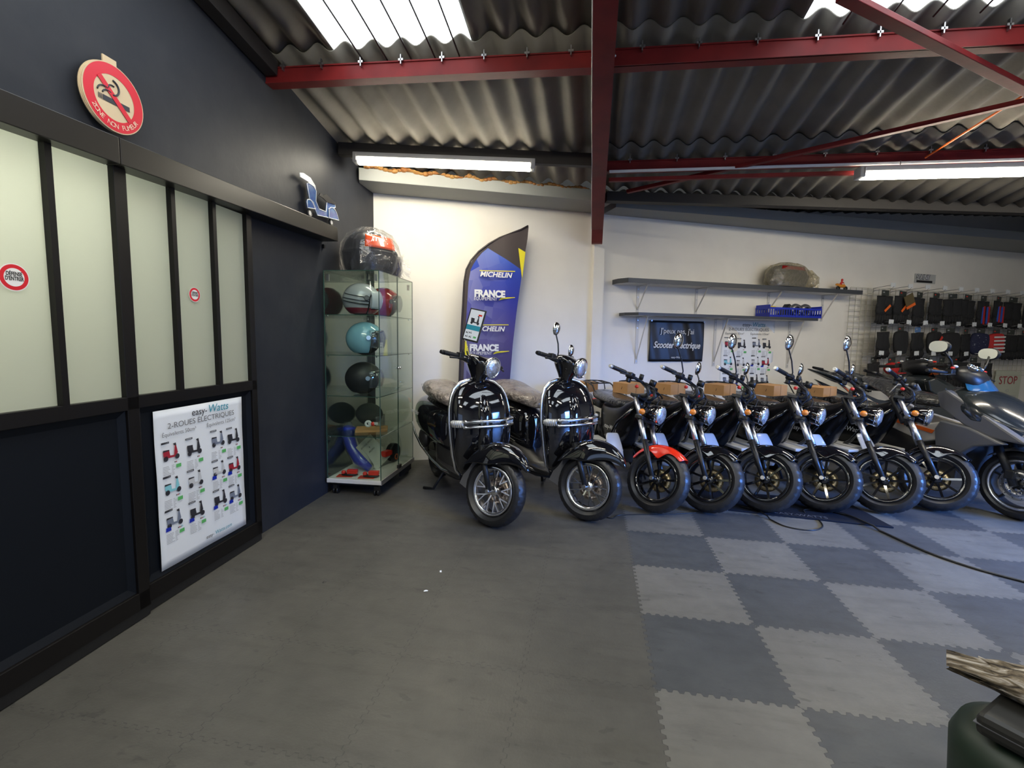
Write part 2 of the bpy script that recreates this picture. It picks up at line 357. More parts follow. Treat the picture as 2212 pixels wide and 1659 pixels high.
beam('hanger_rod', (2.2,1.05,2.72), (2.33,.20,2.86), .012, .012, M_orange, 'thin orange rod between the rear purlin and the diagonal brace', 'rod')
# rafter in the view axis
g = MB()
prof = [(2.20,2.33),(2.12,2.33),(1.9,2.42),(.9,2.62),(-.6,2.80),(-7.4,3.66)]
for i in range(len(prof)-1):
    (y0,z0),(y1,z1) = prof[i], prof[i+1]
    g.bar((-.26,y0,z0+.006),(-.26,y1,z1+.006),.115,.012)
top = [(2.20,2.66),(-7.4,3.9)]
g.prism([(2.20,2.33),(1.9,2.42),(.9,2.62),(-.6,2.80),(-7.4,3.66),(-7.4,3.9),(2.20,2.64)], -.264, -.256, 'x')
g.bar((-.26,2.20,2.636),(-.26,-7.4,3.895),.115,.012)
for y in (-.24,1.06):
    g.bb(-.315,-.205,y-.05,y+.05,roofz(y)-.14,roofz(y)-.13)
r_ = g.build('steel_rafter', M_steelred); tag(r_, 'red steel rafter standing on the white pilaster between the two bays', 'beam')
for y in (-.3,-.2): 
    for s in (-1,1): g = MB(); g.sph((-.26+s*.062,y,roofz(y)-.09), .009, 8, 6); g.build('bolt', M_steel, r_)
g = MB(); g.tube([(-.322,2.2,2.5),(-.324,1.6,2.6),(-.322,.8,2.72),(-.324,0,2.80),(-.322,-1.5,3.0)], .004, 6); tag(g.build('cable', M_white), 'thin white cable clipped along the left edge of the red rafter', 'cable')
# expanding foam along the left bay
g = MB()
for i in range(60):
    u = -.05+i*.04; z = 2.79+.012*math.sin(i*.9); p = bw(u, .38+.045*(u/2.3)-.0, z)
    if p.x < -.34: g.sph(p, (.03+.012*random.random(), .03, .012+.014*random.random()), 8, 6)
tag(g.build('expanding_foam', mat('yellow_foam',(.34,.18,.05),.6,bump=(60,.6,.01), var=(12,(.25,.09,.02),.4,.65))), 'lumpy yellow foam strip between the corrugated sheets and concrete beam', 'foam', None, 'stuff')
# skylight grilles
def grille(x0, x1, lab):
    t = root('skylight_grille', ((x0+x1)/2, -.3, 2.95)); 
    n = 5
    for i in range(n):
        x = x0+(x1-x0)*(i+.6)/n; g = MB(); g.tube([(x-t.location.x, 0, .015),(x-t.location.x,-1.7,.24)], .005, 6); g.build('bar', M_black, t)
    g = MB(); g.tube([(x0-t.location.x,-.5,.075),(x1-t.location.x,-.5,.075)], .006, 6); g.build('cross_bar', M_black, t); tag(t, lab, 'grille')
beam('wall_plate', tuple(lw(-.36,.05,2.955)), tuple(lw(-6.5,.05,3.73)), .08, .10, M_dkwood, 'dark timber strip where the navy wall meets the roof')
grille(-1.80,-1.05,'thin dark bars hung below the left skylight'); grille(.85,1.9,'thin dark bars hung below the right skylight')
# ---- dressing of the left wall: rail, partition doors ----
M_dframe = mat('black_steel_frame', (.006,.005,.005), .42, spec=.3)
M_rail = mat('black_track_cover', (.014,.012,.010), .36, spec=.4)
def frost():
    m = bpy.data.materials.new('frosted_glass'); m.use_nodes = True; nt = m.node_tree; nt.nodes.clear(); N, L = nt.nodes, nt.links
    out = N.new('ShaderNodeOutputMaterial'); d = N.new('ShaderNodeBsdfDiffuse'); d.inputs[0].default_value = (.60,.62,.50,1); t = N.new('ShaderNodeBsdfTranslucent'); t.inputs[0].default_value = (.80,.86,.70,1)
    gl = N.new('ShaderNodeBsdfGlossy'); gl.inputs['Roughness'].default_value = .3; a = N.new('ShaderNodeMixShader'); a.inputs[0].default_value = .5; b_ = N.new('ShaderNodeMixShader'); b_.inputs[0].default_value = .05
    L.new(d.outputs[0], a.inputs[1]); L.new(t.outputs[0], a.inputs[2]); L.new(a.outputs[0], b_.inputs[1]); L.new(gl.outputs[0], b_.inputs[2]); L.new(b_.outputs[0], out.inputs[0]); return m
M_frost = frost()
def onL(o): o.location = LO; o.rotation_euler.z = math.radians(LA); return o
g = MB(); g.bb(-7,-1.522,-.13,-.0,1.962,2.066); g.bb(-1.518,.30,-.13,0,1.967,2.075); g.bb(.30,.303,-.132,0,1.95,2.125)
def skewrail():
    g = MB()
    for u0,u1 in ((-6,-1.516),(-1.512,.30)):
        f = lambda u: 2.063+(u+1.922)*.0285
        g.add([(u0,-.13,f(u0)-.105),(u1,-.13,f(u1)-.105),(u1,-.13,f(u1)),(u0,-.13,f(u0)),(u0,0,f(u0)-.105),(u1,0,f(u1)-.105),(u1,0,f(u1)),(u0,0,f(u0))],[(0,1,2,3),(4,7,6,5),(0,4,5,1),(3,2,6,7),(0,3,7,4),(1,5,6,2)],False)
    return g
t = onL(root('sliding_door_track')); skewrail().build('track_cover', M_rail, t, bevel=.003)
g = MB(); g.bb(.29,.31,-.02,.0,1.97,2.0); g.build('end_bracket', M_black, t)
tag(t, 'long black box-section track cover above the frosted glass doors', 'door track')
def door(name, u0, u1, bars, offy, jl, jr, ztop=1.985):
    t = onL(root(name)); y0, y1 = -offy, -offy+.045
    g = MB(); g.bb(u0,u0+jl,y0,y1,.05,ztop); g.bb(u1-jr,u1,y0,y1,.05,ztop); g.bb(u0,u1,y0,y1,.05,.13); g.bb(u0,u1,y0,y1,.955,1.012)
    g.build('door_frame', M_dframe, t, bevel=.002)
    for b in bars: g = MB(); g.bb(b-.012,b+.012,y0,y1,1.01,ztop); g.build('glazing_bar', M_dframe, t)
    g = MB(); g.add([(u0+jl,y0+.026,1.01),(u1-jr,y0+.026,1.01),(u1-jr,y0+.026,ztop),(u0+jl,y0+.026,ztop)],[(0,1,2,3)],False); g.build('frosted_pane', M_frost, t)
    g = MB(); y = y0+.018; a,b_,c,d = u0+jl,u1-jr,.13,.955
    g.bb(a,b_,y,y+.02,c,d)
    ins = .03
    vs = [(a,y,c),(b_,y,c),(b_,y,d),(a,y,d),(a+ins,y+.012,c+ins),(b_-ins,y+.012,c+ins),(b_-ins,y+.012,d-ins),(a+ins,y+.012,d-ins)]
    g = MB(); g.add(vs, [(0,1,5,4),(1,2,6,5),(2,3,7,6),(3,0,4,7),(4,5,6,7)], False); g.build('lower_panel', mat('navy_steel_panel',(.003,.005,.009),.5,spec=.25), t, solid=.006)
    g = MB(); g.bb(u0,u1,y0+.005,y1+.01,.005,.05); g.build('kick_strip', M_black, t)
    struct(t); return t
d2 = door('door_2', -1.50,-.628, (-1.19,-.925), .065, .07, .045)
d1 = door('door_1', -2.75,-1.452, (-2.23,-1.753,), .085, .05, .055)
for b in ( -2.23,): pass
g = MB(); g.bb(-7,-2.75,-.06,0,0,1.99); struct(onL(g.build('trim_5', M_dframe)))
M_backlamp = mat('backroom_tube', (1,1,1), .4, emit=(1,.97,.82), es=24)
t = onL(root('ceiling_lamp')); g = MB(); g.cyl((-2.5,.50,1.90),(-1.45,.50,1.90),.03,seg=12); g.build('glow_tube', M_backlamp, t); g = MB(); g.bb(-2.5,-1.45,.46,.54,1.94,1.98); g.build('lamp_body', M_lgrey, t); tag(t, 'tube lamp glowing through the tops of the leftmost frosted panes', 'lamp')
def sticker(u, z, r, offy, lab):
    t = onL(root('warning_sticker')); y = -offy
    g = MB(); seg = 40
    def disc(rad, yy, mi): g.mi = mi; g.add([(u+rad*math.cos(2*PI*k/seg), yy, z+rad*math.sin(2*PI*k/seg)) for k in range(seg)], [tuple(range(seg))], False)
    disc(r, y-.0006, 0); disc(r*.93, y-.0010, 1); disc(r*.66, y-.0014, 0)
    g.build('sticker_face', [mat('sticker_white',(.85,.83,.8),.4), mat('sticker_red',(.68,.012,.025),.35)], t)
    for s, dz in (('DÉFENSE', r*.12), ("D'ENTRER", -r*.22)): wtext(s, r*.40, u, z+dz, M_black, t, y-.002, align='CENTER', bold=r*.012, ext=0, sx=.66)
    return tag(t, lab, 'sticker')
sticker(-1.877,1.472,.047,.064,'round red and white DÉFENSE D\'ENTRER sticker on the leftmost frosted pane')
sticker(-1.062,1.487,.037,.044,'smaller round DÉFENSE D\'ENTRER sticker on the middle pane of the right door')
# no smoking disc
def nosmoke():
    t = onL(root('no_smoking_sign')); u, z, r = -1.440, 2.262, .135; sk = mat('beige_card',(.60,.47,.30),.6); rd = mat('sign_red',(.62,.008,.03),.4)
    g = MB()
    for k,y in enumerate((-.026,-.031,-.036)): g.cyl((u-.002*(2-k),y,z),(u-.002*(2-k),y-.0065,z), r, seg=48)
    g.bb(u-.03,u+.03,-.03,-.024,z+r-.01,z+r+.028); g.build('card_disc', sk, t)
    g = MB(); seg = 64; y = -.0435
    ring = lambda ra, rb, yy: [g.add([(u+ra*math.cos(a),yy,z+ra*math.sin(a)),(u+ra*math.cos(b),yy,z+ra*math.sin(b)),(u+rb*math.cos(b),yy,z+rb*math.sin(b)),(u+rb*math.cos(a),yy,z+rb*math.sin(a))],[(0,1,2,3)],False) for a,b in [(2*PI*k/seg,2*PI*(k+1)/seg) for k in range(seg)]]
    ring(r*.97, r*.66, y)
    R = Matrix.Rotation(math.radians(45),3,'Y'); g.box((u,y-.002,z),(r*1.36,.001,.022),R); g.build('red_ring', rd, t)
    g = MB(); g.mi = 0; g.bb(u-.052,u+.066,y-.0012,y-.0006,z-.026,z-.006)
    for k in range(4): g.bb(u-.072+k*.006,u-.069+k*.006,y-.0012,y-.0006,z-.026,z-.006)
    def arc(cx,cz,ra,a0,a1,w): 
        pts=[(cx+ra*math.cos(math.radians(a0+(a1-a0)*k/10)),y-.001,cz+ra*math.sin(math.radians(a0+(a1-a0)*k/10))) for k in range(11)]; g.tube(pts,w,6)
    arc(u-.045,z+.0,.03,170,60,.003); arc(u-.03,z-.006,.025,160,60,.003); arc(u-.01,z+.04,.03,-90,80,.004); arc(u-.01,z+.03,.018,180,60,.003)
    g.build('cigarette_print', mat('print_navy',(.02,.022,.035),.5), t)
    s = 'ZONE NON FUMEUR'; n = len(s)
    for i, ch in enumerate(s):
        if ch == ' ': continue
        a = math.radians(-90 + (i-(n-1)/2)*8.0); ra = r*.88
        wtext(ch, .027, 0, 0, mat('cream_ink',(.75,.6,.45),.5), t, 0, ext=0, align='CENTER', frame=Matrix.Translation((u+ra*math.cos(a), y-.002, z+ra*math.sin(a))) @ Matrix.Rotation(-(a+PI/2),4,'Y'))
    tag(t, 'round red no-smoking disc reading ZONE NON FUMEUR on the dark wall', 'sign')
nosmoke()
# scooter cut-out
def plaque():
    t = onL(root('scooter_wall_plaque')); bl = mat('enamel_blue',(.012,.05,.26),.25,coat=1,var=(14,(.03,.14,.36),.4,.7)); wh = mat('silver_edge',(.75,.77,.8),.3)
    polys = {'handlebar':([(-.056,2.424),(-.012,2.436),(.08,2.433),(.143,2.397),(.152,2.367),(.089,2.386),(.042,2.394),(-.053,2.396)],wh),
     'leg_shield':([(.021,2.374),(.042,2.386),(.11,2.382),(.146,2.359),(.138,2.284),(.18,2.238),(.283,2.245),(.298,2.322),(.428,2.346),(.431,2.316),(.37,2.291),(.318,2.209),(.155,2.186),(.093,2.255),(.052,2.276)],bl),
     'front_fender':([(.01,2.243),(.016,2.26),(.036,2.268),(.07,2.27),(.094,2.262),(.124,2.224),(.018,2.204)],bl),
     'rear_fender':([(.32,2.275),(.35,2.295),(.382,2.3),(.41,2.295),(.438,2.275),(.475,2.226),(.317,2.206)],bl),
     'seat':([(.173,2.333),(.19,2.356),(.213,2.359),(.23,2.349),(.277,2.375),(.348,2.36),(.422,2.35),(.421,2.335),(.286,2.318),(.229,2.332)],M_black)}
    for i,(k,(p,m)) in enumerate(polys.items()):
        y = -.035-.003*i; g = MB(); g.prism(p, y, y-.006); o = g.build(k, m, t)
        if m is bl: g = MB(); g.tube([(a,y-.007,b) for a,b in p], .0035, 6, True); g.build('silver_edging', wh, o)
    for cx, cz in ((.079,2.184),(.397,2.192)):
        g = MB(); g.lathe([(.018,-.02),(.03,-.02),(.034,-.026),(.03,-.032),(.018,-.032)],(cx,0,cz),(0,1,0),24,True); w_ = g.build('wheel', M_rubber, t); g = MB(); g.cyl((cx,-.022,cz),(cx,-.031,cz),.017,seg=16); g.build('hub', M_white, w_)
    tag(t, 'blue cut-out scooter wall plaque standing above the end of the door track', 'wall decoration')
plaque()
# ---- tube lights ----
M_tube = mat('lit_diffuser', (1,1,1), .4, emit=(1,.925,.745), es=57)
def tubelight(a, b, lab, hang=.0):
    a, b = Vector(a), Vector(b); t = root('tube_light', a); d = b-a; L = d.length; ang = math.atan2(d.y, d.x); t.rotation_euler = (0, -math.asin(d.z/L), ang)
    g = MB(); g.loft([[ (x, .052*sgp(math.cos(q),.8), -.005+.036*sgp(math.sin(q),.8)*(1 if math.sin(q)<0 else .3)) for q in [2*PI*k/16 for k in range(16)]] for x in (.04,L-.04)]); g.build('diffuser', M_tube, t)
    g = MB(); g.bb(.02,L-.02,-.05,.05,.005,.045); g.bb(.0,.04,-.05,.05,-.035,.045); g.bb(L-.04,L,-.05,.05,-.035,.045); g.build('housing', M_lgrey, t, bevel=.006)
    for x in (.03,L-.03):
        for s in (-1,1): g = MB(); g.bar((x+(.0),s*.052,-.02),(x,s*.056,.03),.012,.004,(1,0,0)); g.build('clip', M_steel, t)
    for x in (.3,L-.3): g = MB(); g.tube([(x,0,.045),(x,0,.09)],.004,6); g.build('hanger', M_steel, t)
    tag(t, lab, 'lamp'); return t
tubelight((-2.265,.60,2.745),(-.79,.85,2.715),'lit tube light hanging over the white wall with the flag')
tubelight((1.70,.98,2.595),(3.20,1.03,2.59),'lit tube light at right under the rear red purlin')
tubelight((3.75,.98,2.59),(5.25,1.03,2.585),'unseen tube light added beyond the right edge to brighten the wall')  # out of view, added to brighten the right part of the back wall
tubelight((-2.0,-2.4,3.02),(-.5,-2.35,3.02),'unseen tube light added behind the camera on the left')  # this and the next two are unseen, added to light the floor
tubelight((2.2,-2.4,3.0),(3.7,-2.35,3.0),'unseen tube light added behind the camera on the right')
tubelight((-1.2,-5.2,3.2),(.3,-5.2,3.2),'unseen tube light added far behind the camera')
# ======================= two-wheelers =======================
def steer(deg, x0, z0, rake):
    """turn about the steering axis through (x0,0,z0); positive = to the left"""
    ax = Vector((-math.sin(math.radians(rake)),0,math.cos(math.radians(rake))))
    T = Matrix.Translation((x0,0,z0)); return T @ Matrix.Rotation(math.radians(deg),4,ax) @ T.inverted()
def tyre(T, c, R, w, m=M_rubber, parent=None, name='front_tyre', tread=26, seg=104):
    g = MB(); g.T = T; h = w/2; s = R-w*.62; seg = tread*8 if tread and seg > 80 else seg
    prof = [(s,-h*.55),(s+.01,-h*.75),(s+w*.22,-h*.96),(s+w*.36,-h*.92),(R-w*.13,-h*.76),(R-w*.05,-h*.42),(R,-h*.12),(R,h*.12),(R-w*.05,h*.42),(R-w*.13,h*.76),(s+w*.36,h*.92),(s+w*.22,h*.96),(s+.01,h*.75),(s,h*.55),(s+.006,0)]
    def fn(a, k):
        if 3 <= k <= 10:
            q = (a*tread/(2*PI) + abs(k-6.5)*.28) % 1
            return .984 if q < .14 else 1
        return 1
    g.lathe(prof, c, (0,1,0), seg, True, fn); o = g.build(name, m, parent); o.data.set_sharp_from_angle(angle=math.radians(32)); return o
def rimpart(T, c, r, w, spokes, m, parent, split=True, tw=.012, lip=.016, barrel=None):
    g = MB(); g.T = T; h = w/2
    g.lathe([(r-lip,-h),(r,-h-.004),(r+.006,-h),(r+.004,-h+.01),(r-.004,-h+.016),(r-.012,0),(r-.004,h-.016),(r+.004,h-.01),(r+.006,h),(r,h+.004),(r-lip,h),(r-lip-.004,h-.012),(r-lip-.002,0),(r-lip-.004,-h+.012)], c, (0,1,0), 48, True)
    g.lathe([(.0,-h*.75),(.03,-h*.75),(.036,-h*.5),(.036,h*.5),(.03,h*.75),(0,h*.75)], c, (0,1,0), 24)
    for k in range(spokes):
        a = 2*PI*k/spokes+.2; C = Vector(c); P = lambda rr, aa, y: C+Vector((rr*math.cos(aa), y, rr*math.sin(aa)))
        if split:
            g.bar(P(.03,a,-h*.35), P(r*.45,a,-h*.55), .011, tw, (0,1,0))
            for s in (-1,1): g.bar(P(r*.44,a,-h*.55), P(r-.012,a+s*.17,-h*.62), .008, tw*.8, (0,1,0))
        else:
            g.bar(P(.03,a,-h*.3), P(r-.012,a+.06,-h*.5), .016, tw, (0,1,0))
    return g.build('rim', m, parent)
def disc(T, c, r, y, m, parent):
    g = MB(); g.T = T; C = Vector(c)+Vector((0,y,0)); n = 36
    g.lathe([(r*.40,-.002),(r,-.002),(r,.002),(r*.40,.002)], C, (0,1,0), 48, True)
    for k in range(7): a = 2*PI*k/7; g.bar(C+Vector((.03*math.cos(a),0,.03*math.sin(a))), C+Vector((r*.66*math.cos(a+.3),0,r*.66*math.sin(a+.3))), .010, .004, (0,1,0))
    o = g.build('brake_disc', m, parent)
    g = MB(); g.T = T
    for k in range(n): a = 2*PI*k/n; q = r*(.58+.15*(k%3)); g.cyl(C+Vector((q*math.cos(a),-.0035,q*math.sin(a))), C+Vector((q*math.cos(a),.0035,q*math.sin(a))), .0032, seg=6)
    g.build('drilled_holes', M_matt, parent); return o
def mirror(T, base, head, parent, r=(.045,.06), face=(-1,0,0), round_=True, mback=M_chrome):
    g = MB(); g.T = T; b, h = Vector(base), Vector(head)
    g.tube([b, b+Vector((0,0,.03)), b.lerp(h,.45)+Vector((.01,0,.0)), h+Vector((.012,0,-.05)), h+Vector((.02,0,-.01))], .0055, 8); st = g.build('mirror_stem', M_black, parent)
    g = MB(); g.T = T; f = Vector(face).normalized(); sd = f.cross(Vector((0,0,1))).normalized(); up = sd.cross(f); rings = []
    for k, (q, d) in enumerate([(0,.03),(.5,.026),(.85,.016),(1,.004),(1,-.002),(.93,-.002)]):
        rings.append([h - f*d*1 + sd*r[0]*q*math.cos(2*PI*j/24) + up*r[1]*q*math.sin(2*PI*j/24) for j in range(24)])
    g.loft(rings, True, False); hd = g.build('mirror_shell', mback, st)
    g = MB(); g.T = T; g.add([h + f*.0005 + sd*r[0]*.93*math.cos(2*PI*j/24) + up*r[1]*.93*math.sin(2*PI*j/24) for j in range(24)], [tuple(range(24))], False); g.build('mirror_glass', mat('mirror_glass',(.7,.75,.8),.03,1), hd)
def levers(T, y, x, z, parent, m=M_black, back=.0):
    g = MB(); g.T = T; s = 1 if y > 0 else -1
    g.tube([(x+.035,y-s*.10,z-.01),(x+.05,y-s*.06,z-.012),(x+.045,y+s*.02,z-.02),(x+.03,y+s*.07,z-.025)], [.008,.007,.006,.008], 8); g.build('brake_lever', m, parent)
def grip(T, x, y0, y1, z, parent, endm=M_chrome, bx=0, bz=0):
    g = MB(); g.T = T; a, b = Vector((x,y0,z)), Vector((x+bx,y1,z+bz)); n = 12
    g.tube([a.lerp(b,k/n) for k in range(n+1)], [.017 if k%2 else .0155 for k in range(n+1)], 14); o = g.build('handlebar_grip', M_black, parent)
    d = (b-a).normalized(); g = MB(); g.T = T; g.cyl(b, b+d*.024, .0175, .013, 14); g.build('bar_end', endm, o)
M_seatwrap = mat('wrapped_seat', (.31,.265,.235), .22, coat=.4, bump=(17,1,.06), var=(7,(.19,.16,.14),.4,.65))
M_wrapblk = mat('crinkled_film_black', (.03,.03,.032), .12, coat=.6, bump=(26,1,.04))
M_mat_black = mat('floor_mat_black', (.03,.03,.03), .7)
def make_scooter():
    t = root('retro_scooter'); S = steer(30, 0, .243, 24); c = (0,0,.243)
    ty = tyre(S, c, .243, .115, parent=t)
    rimpart(S, c, .163, .075, 9, mat('polished_rim',(.88,.88,.9),.2,1), ty, True, .017)
    disc(S, c, .095, .03, mat('disc_steel',(.45,.38,.33),.3,1), ty)
    g = MB(); g.T = S; g.cyl((0,-.085,.243),(0,.085,.243),.009,seg=12); g.cyl((0,-.098,.243),(0,-.082,.243),.014,seg=12); g.build('wheel_axle', M_steel, ty)
    for s in (-1,1):
        g = MB(); g.T = S; g.cyl((0,s*.072,.243),(-.135,s*.072,.53),.019,.022,16); g.build('fork_leg', M_black, t)
    # front fender: swept arch over the wheel
    g = MB(); g.T = S; rings = []
    for i in range(17):
        u = i/16; a = math.radians(37+113*u); wv = .016+.086*min(1,u*1.9)**.8; R = .312+.044*math.sin(PI*u**.8)-.03*u; drop = .012+.15*math.sin(PI*min(1,u*.95+.02))**1.2
        ring = []
        for j in range(13):
            q = -1+2*j/12; rr = R-drop*abs(q)**2.6; y = wv*1.1*math.sin(q*PI/2) ; ring.append((rr*math.cos(a), y, .243+rr*math.sin(a)))
        rings.append(ring)
    g.loft(rings, False, False); fe = g.build('front_fender', M_gloss, t, sub=1, solid=.004)
    # leg shield
    zs = [(.27,.13,.02,-.30),(.34,.185,.04,-.275),(.44,.21,.065,-.265),(.56,.225,.085,-.265),(.68,.232,.095,-.275),(.78,.228,.09,-.29),(.86,.212,.08,-.305),(.92,.185,.066,-.32),(.965,.13,.045,-.335),(.985,.06,.03,-.345)]
    g = MB(); rings = []
    for z, w_, d, x in zs:
        rings.append([(x + (d*math.cos(a)**.8 if math.cos(a) > 0 else .03*-abs(math.cos(a))**.6), w_*sgp(math.sin(a),.75), z) for a in [2*PI*k/28 for k in range(28)]])
    g.loft(rings); sh = g.build('leg_shield', M_gloss, t, sub=1)
    # raised centre panel
    g = MB(); rings = []
    for z, w_, d, x in [(.40,.05,.075,-.262),(.52,.075,.105,-.262),(.64,.085,.118,-.27),(.75,.08,.118,-.285),(.84,.065,.10,-.30),(.90,.035,.08,-.318)]:
        rings.append([(x + (d*math.cos(a) if math.cos(a) > 0 else 0), w_*sgp(math.sin(a),.8), z) for a in [2*PI*k/20 for k in range(20)]])
    g.loft(rings); g.build('centre_panel', M_gloss, sh, sub=1)
    # chrome edge trim up both sides and over the top, plus floorboard rails
    edge = [(x-.012, w_*1.02, z) for z, w_, d, x in zs]
    P = [(-1.42,.215,.50),(-1.25,.235,.43),(-1.05,.235,.36),(-.85,.215,.30),(-.6,.195,.265),(-.42,.16,.262)] + edge
    P = P + [(x,-y,z) for x,y,z in reversed(P)]
    g = MB(); g.tube(P, .0105, 8); g.build('chrome_trim', mat('polished_trim',(.85,.85,.86),.2,1), t)
    # indicator band: lenses at the sides and two chrome strips
    for s in (-1,1):
        g = MB(); g.loft([[(-.275+.103*math.cos(a)**.8+(.006 if abs(q)<.9 else 0), s*.242*math.sin(a)**.75, .685+.026*q*(1 if 30 < math.degrees(a) < 80 else .5)) for a in [math.radians(b) for b in (86,80,70,60,50,42,38)]] for q in (-1,-.8,0,.8,1)], False, False)
        o = g.build('indicator', M_ilens, t, solid=.012)
        for b in range(42,84,6):
            a = math.radians(b); P_ = (-.275+.103*math.cos(a)**.8+.009, s*.2435*math.sin(a)**.75); g = MB(); g.tube([(P_[0],P_[1],.664),(P_[0],P_[1],.706)], .0028, 5); g.build('lens_rib', M_alu, o)
    for dz in (.018,-.022):
        g = MB(); pts = []
        for b in range(-40,89,8):
            a = math.radians(b); pts.append((-.262+.1*abs(math.cos(a))**.8+.004*(1), .238*sgp(math.sin(a),.75), .685+dz))
        g.tube(pts, .0115, 8); g.build('chrome_band', M_chrome, t)
    # headset
    g = MB(); g.T = S; rings = []
    for z, wx, wy, x in [(.95,.035,.04,-.33),(1.0,.05,.055,-.335),(1.04,.075,.075,-.33),(1.08,.105,.10,-.325),(1.12,.10,.125,-.335),(1.15,.075,.115,-.35),(1.17,.035,.06,-.365)]:
        rings.append([(x+wx*sgp(math.cos(a),.8), wy*sgp(math.sin(a),.8), z) for a in [2*PI*k/20 for k in range(20)]])
    g.loft(rings); hs = g.build('headset', M_gloss, t, sub=1)
    g = MB(); g.T = S; ax = Vector((1,0,-.12)); hc = (-.235,0,1.085)
    g.lathe([(.0,-.02),(.062,-.02),(.076,0),(.08,.018),(.076,.03),(.068,.032),(.066,.02)], hc, ax, 32); g.build('headlight_ring', M_chrome, hs)
    g = MB(); g.T = S; g.lathe([(.0,.048),(.03,.046),(.055,.038),(.069,.024)], hc, ax, 32); g.build('headlight', M_lens, hs)
    for k in range(5):
        pass
    for s in (-1,1):
        g = MB(); g.T = S; g.tube([(-.35,s*.08,1.10),(-.37,s*.14,1.115),(-.385,s*.20,1.12)], [.028,.024,.02], 12); g.build('bar_shroud', M_gloss, hs)
        grip(S, -.385, s*.20, s*.33, 1.12, t, M_black, -.02); levers(S, s*.24, -.385, 1.12, t)
        g = MB(); g.T = S; g.box((-.378,s*.185,1.125),(.045,.05,.045)); g.build('switch_block', M_black, t, bevel=.006)
    # floorboard
    g = MB(); g.prism([(-.30,.16),(-.42,.18),(-.8,.18),(-.86,.16),(-.86,-.16),(-.8,-.18),(-.42,-.18),(-.30,-.16)], .255, .29, 'z'); g.build('floorboard', M_black, t, bevel=.01)
    # rear body
    g = MB(); rings = []
    for x, w_, h, z in [(-.74,.07,.16,.48),(-.80,.13,.20,.50),(-.90,.175,.20,.53),(-1.05,.215,.19,.56),(-1.22,.23,.19,.575),(-1.38,.21,.175,.59),(-1.50,.165,.15,.605),(-1.57,.10,.10,.62),(-1.60,.03,.04,.63)]:
        rings.append([(x, w_*sgp(math.cos(a),.85), z+h*sgp(math.sin(a),.8)) for a in [2*PI*k/24 for k in range(24)]])
    g.loft(rings); rb = g.build('rear_cowl', M_gloss, t, sub=1)
    wtext('easy-Watts', .055, -1.46, .60, M_white, rb, -.222, shear=.3, ext=.0005)
    # seat under thin crumpled protective film
    g = MB(); rings = []
    for x, w_, h, z in [(-.70,.04,.03,.73),(-.74,.11,.05,.765),(-.88,.15,.058,.79),(-1.05,.16,.062,.80),(-1.15,.165,.075,.82),(-1.30,.155,.08,.835),(-1.42,.12,.065,.83),(-1.48,.05,.03,.81)]:
        rings.append([(x, w_*sgp(math.cos(a),.7), z+h*sgp(math.sin(a),.8)) for a in [2*PI*k/20 for k in range(20)]])
    g.loft(rings); se = g.build('seat', M_seatwrap, t, sub=1); se['label'] = 'seat under grey crumpled protective film'
    g = MB(); g.tube([(-1.36,.12,.80),(-1.50,.10,.84),(-1.56,.0,.85),(-1.50,-.10,.84),(-1.36,-.12,.80)], .011, 10); g.build('grab_rail', M_chrome, t)
    g = MB(); g.sph((-1.60,0,.66),(.03,.05,.035),14,8); g.build('tail_light', M_red, t)
    # rear wheel, hub motor, arm, shocks, stands
    ry = tyre(Matrix.Identity(4), (-1.28,0,.235), .235, .12, parent=t, name='rear_tyre', seg=64); rimpart(Matrix.Identity(4), (-1.28,0,.235), .155, .08, 9, M_black, ry, False)
    g = MB(); g.cyl((-1.28,-.07,.235),(-1.28,.07,.235),.10,seg=32); g.build('hub_motor', M_black, ry)
    g = MB(); g.bar((-.8,.09,.30),(-1.30,.09,.235),.03,.05); g.bar((-.8,-.09,.30),(-1.30,-.09,.235),.03,.05); g.build('swing_arm', M_black, t, bevel=.006)
    for s in (-1,1): g = MB(); g.cyl((-1.30,s*.115,.25),(-1.22,s*.12,.50),.02,seg=12); g.build('rear_shock', M_steel, t)
    g = MB(); g.sph((-1.18,-.17,.40),(.10,.045,.09),16,10); g.build('side_cover', M_black, t)
    g = MB(); rings = []
    for x, w_, z0, z1 in [(-.40,.10,.20,.30),(-.6,.14,.17,.29),(-.85,.15,.17,.40),(-1.0,.12,.22,.46)]:
        rings.append([(x,-w_,z0+.03),(x,-w_*.6,z0),(x,w_*.6,z0),(x,w_,z0+.03),(x,w_,z1),(x,-w_,z1)])
    g.loft(rings); g.build('underbody', M_black, t)
    for s in (-1,1): g = MB(); g.tube([(-.80,s*.10,.20),(-.90,s*.17,.016),(-.96,s*.24,.014)], .012, 8); g.build('stand_leg', M_black, t)
    g = MB(); g.tube([(-.62,.12,.20),(-.66,.30,.03),(-.70,.34,.012)], .010, 8); g.build('side_stand', M_black, t)
    # inner dark mudguard flap seen beside the wheel
    g = MB(); g.T = S; g.bar((-.20,0,.42),(-.27,0,.20),.12,.008,(0,1,0)); g.build('mud_flap', M_grey, t)
    return t, S
sc, Ssc = make_scooter()
sc2 = copy_tree(sc)
sc.location = (-.90,-.09,0); sc.rotation_euler.z = math.radians(-54.5)
sc2.location = (-.262,.155,0); sc2.rotation_euler.z = math.radians(-52)
tag(sc, 'black retro electric scooter with a price card on its handlebar, nearest the display cabinet', 'scooter', 'black retro scooters')
tag(sc2, 'black retro electric scooter with chrome round mirrors, between the other scooter and the red-fendered bike', 'scooter', 'black retro scooters')
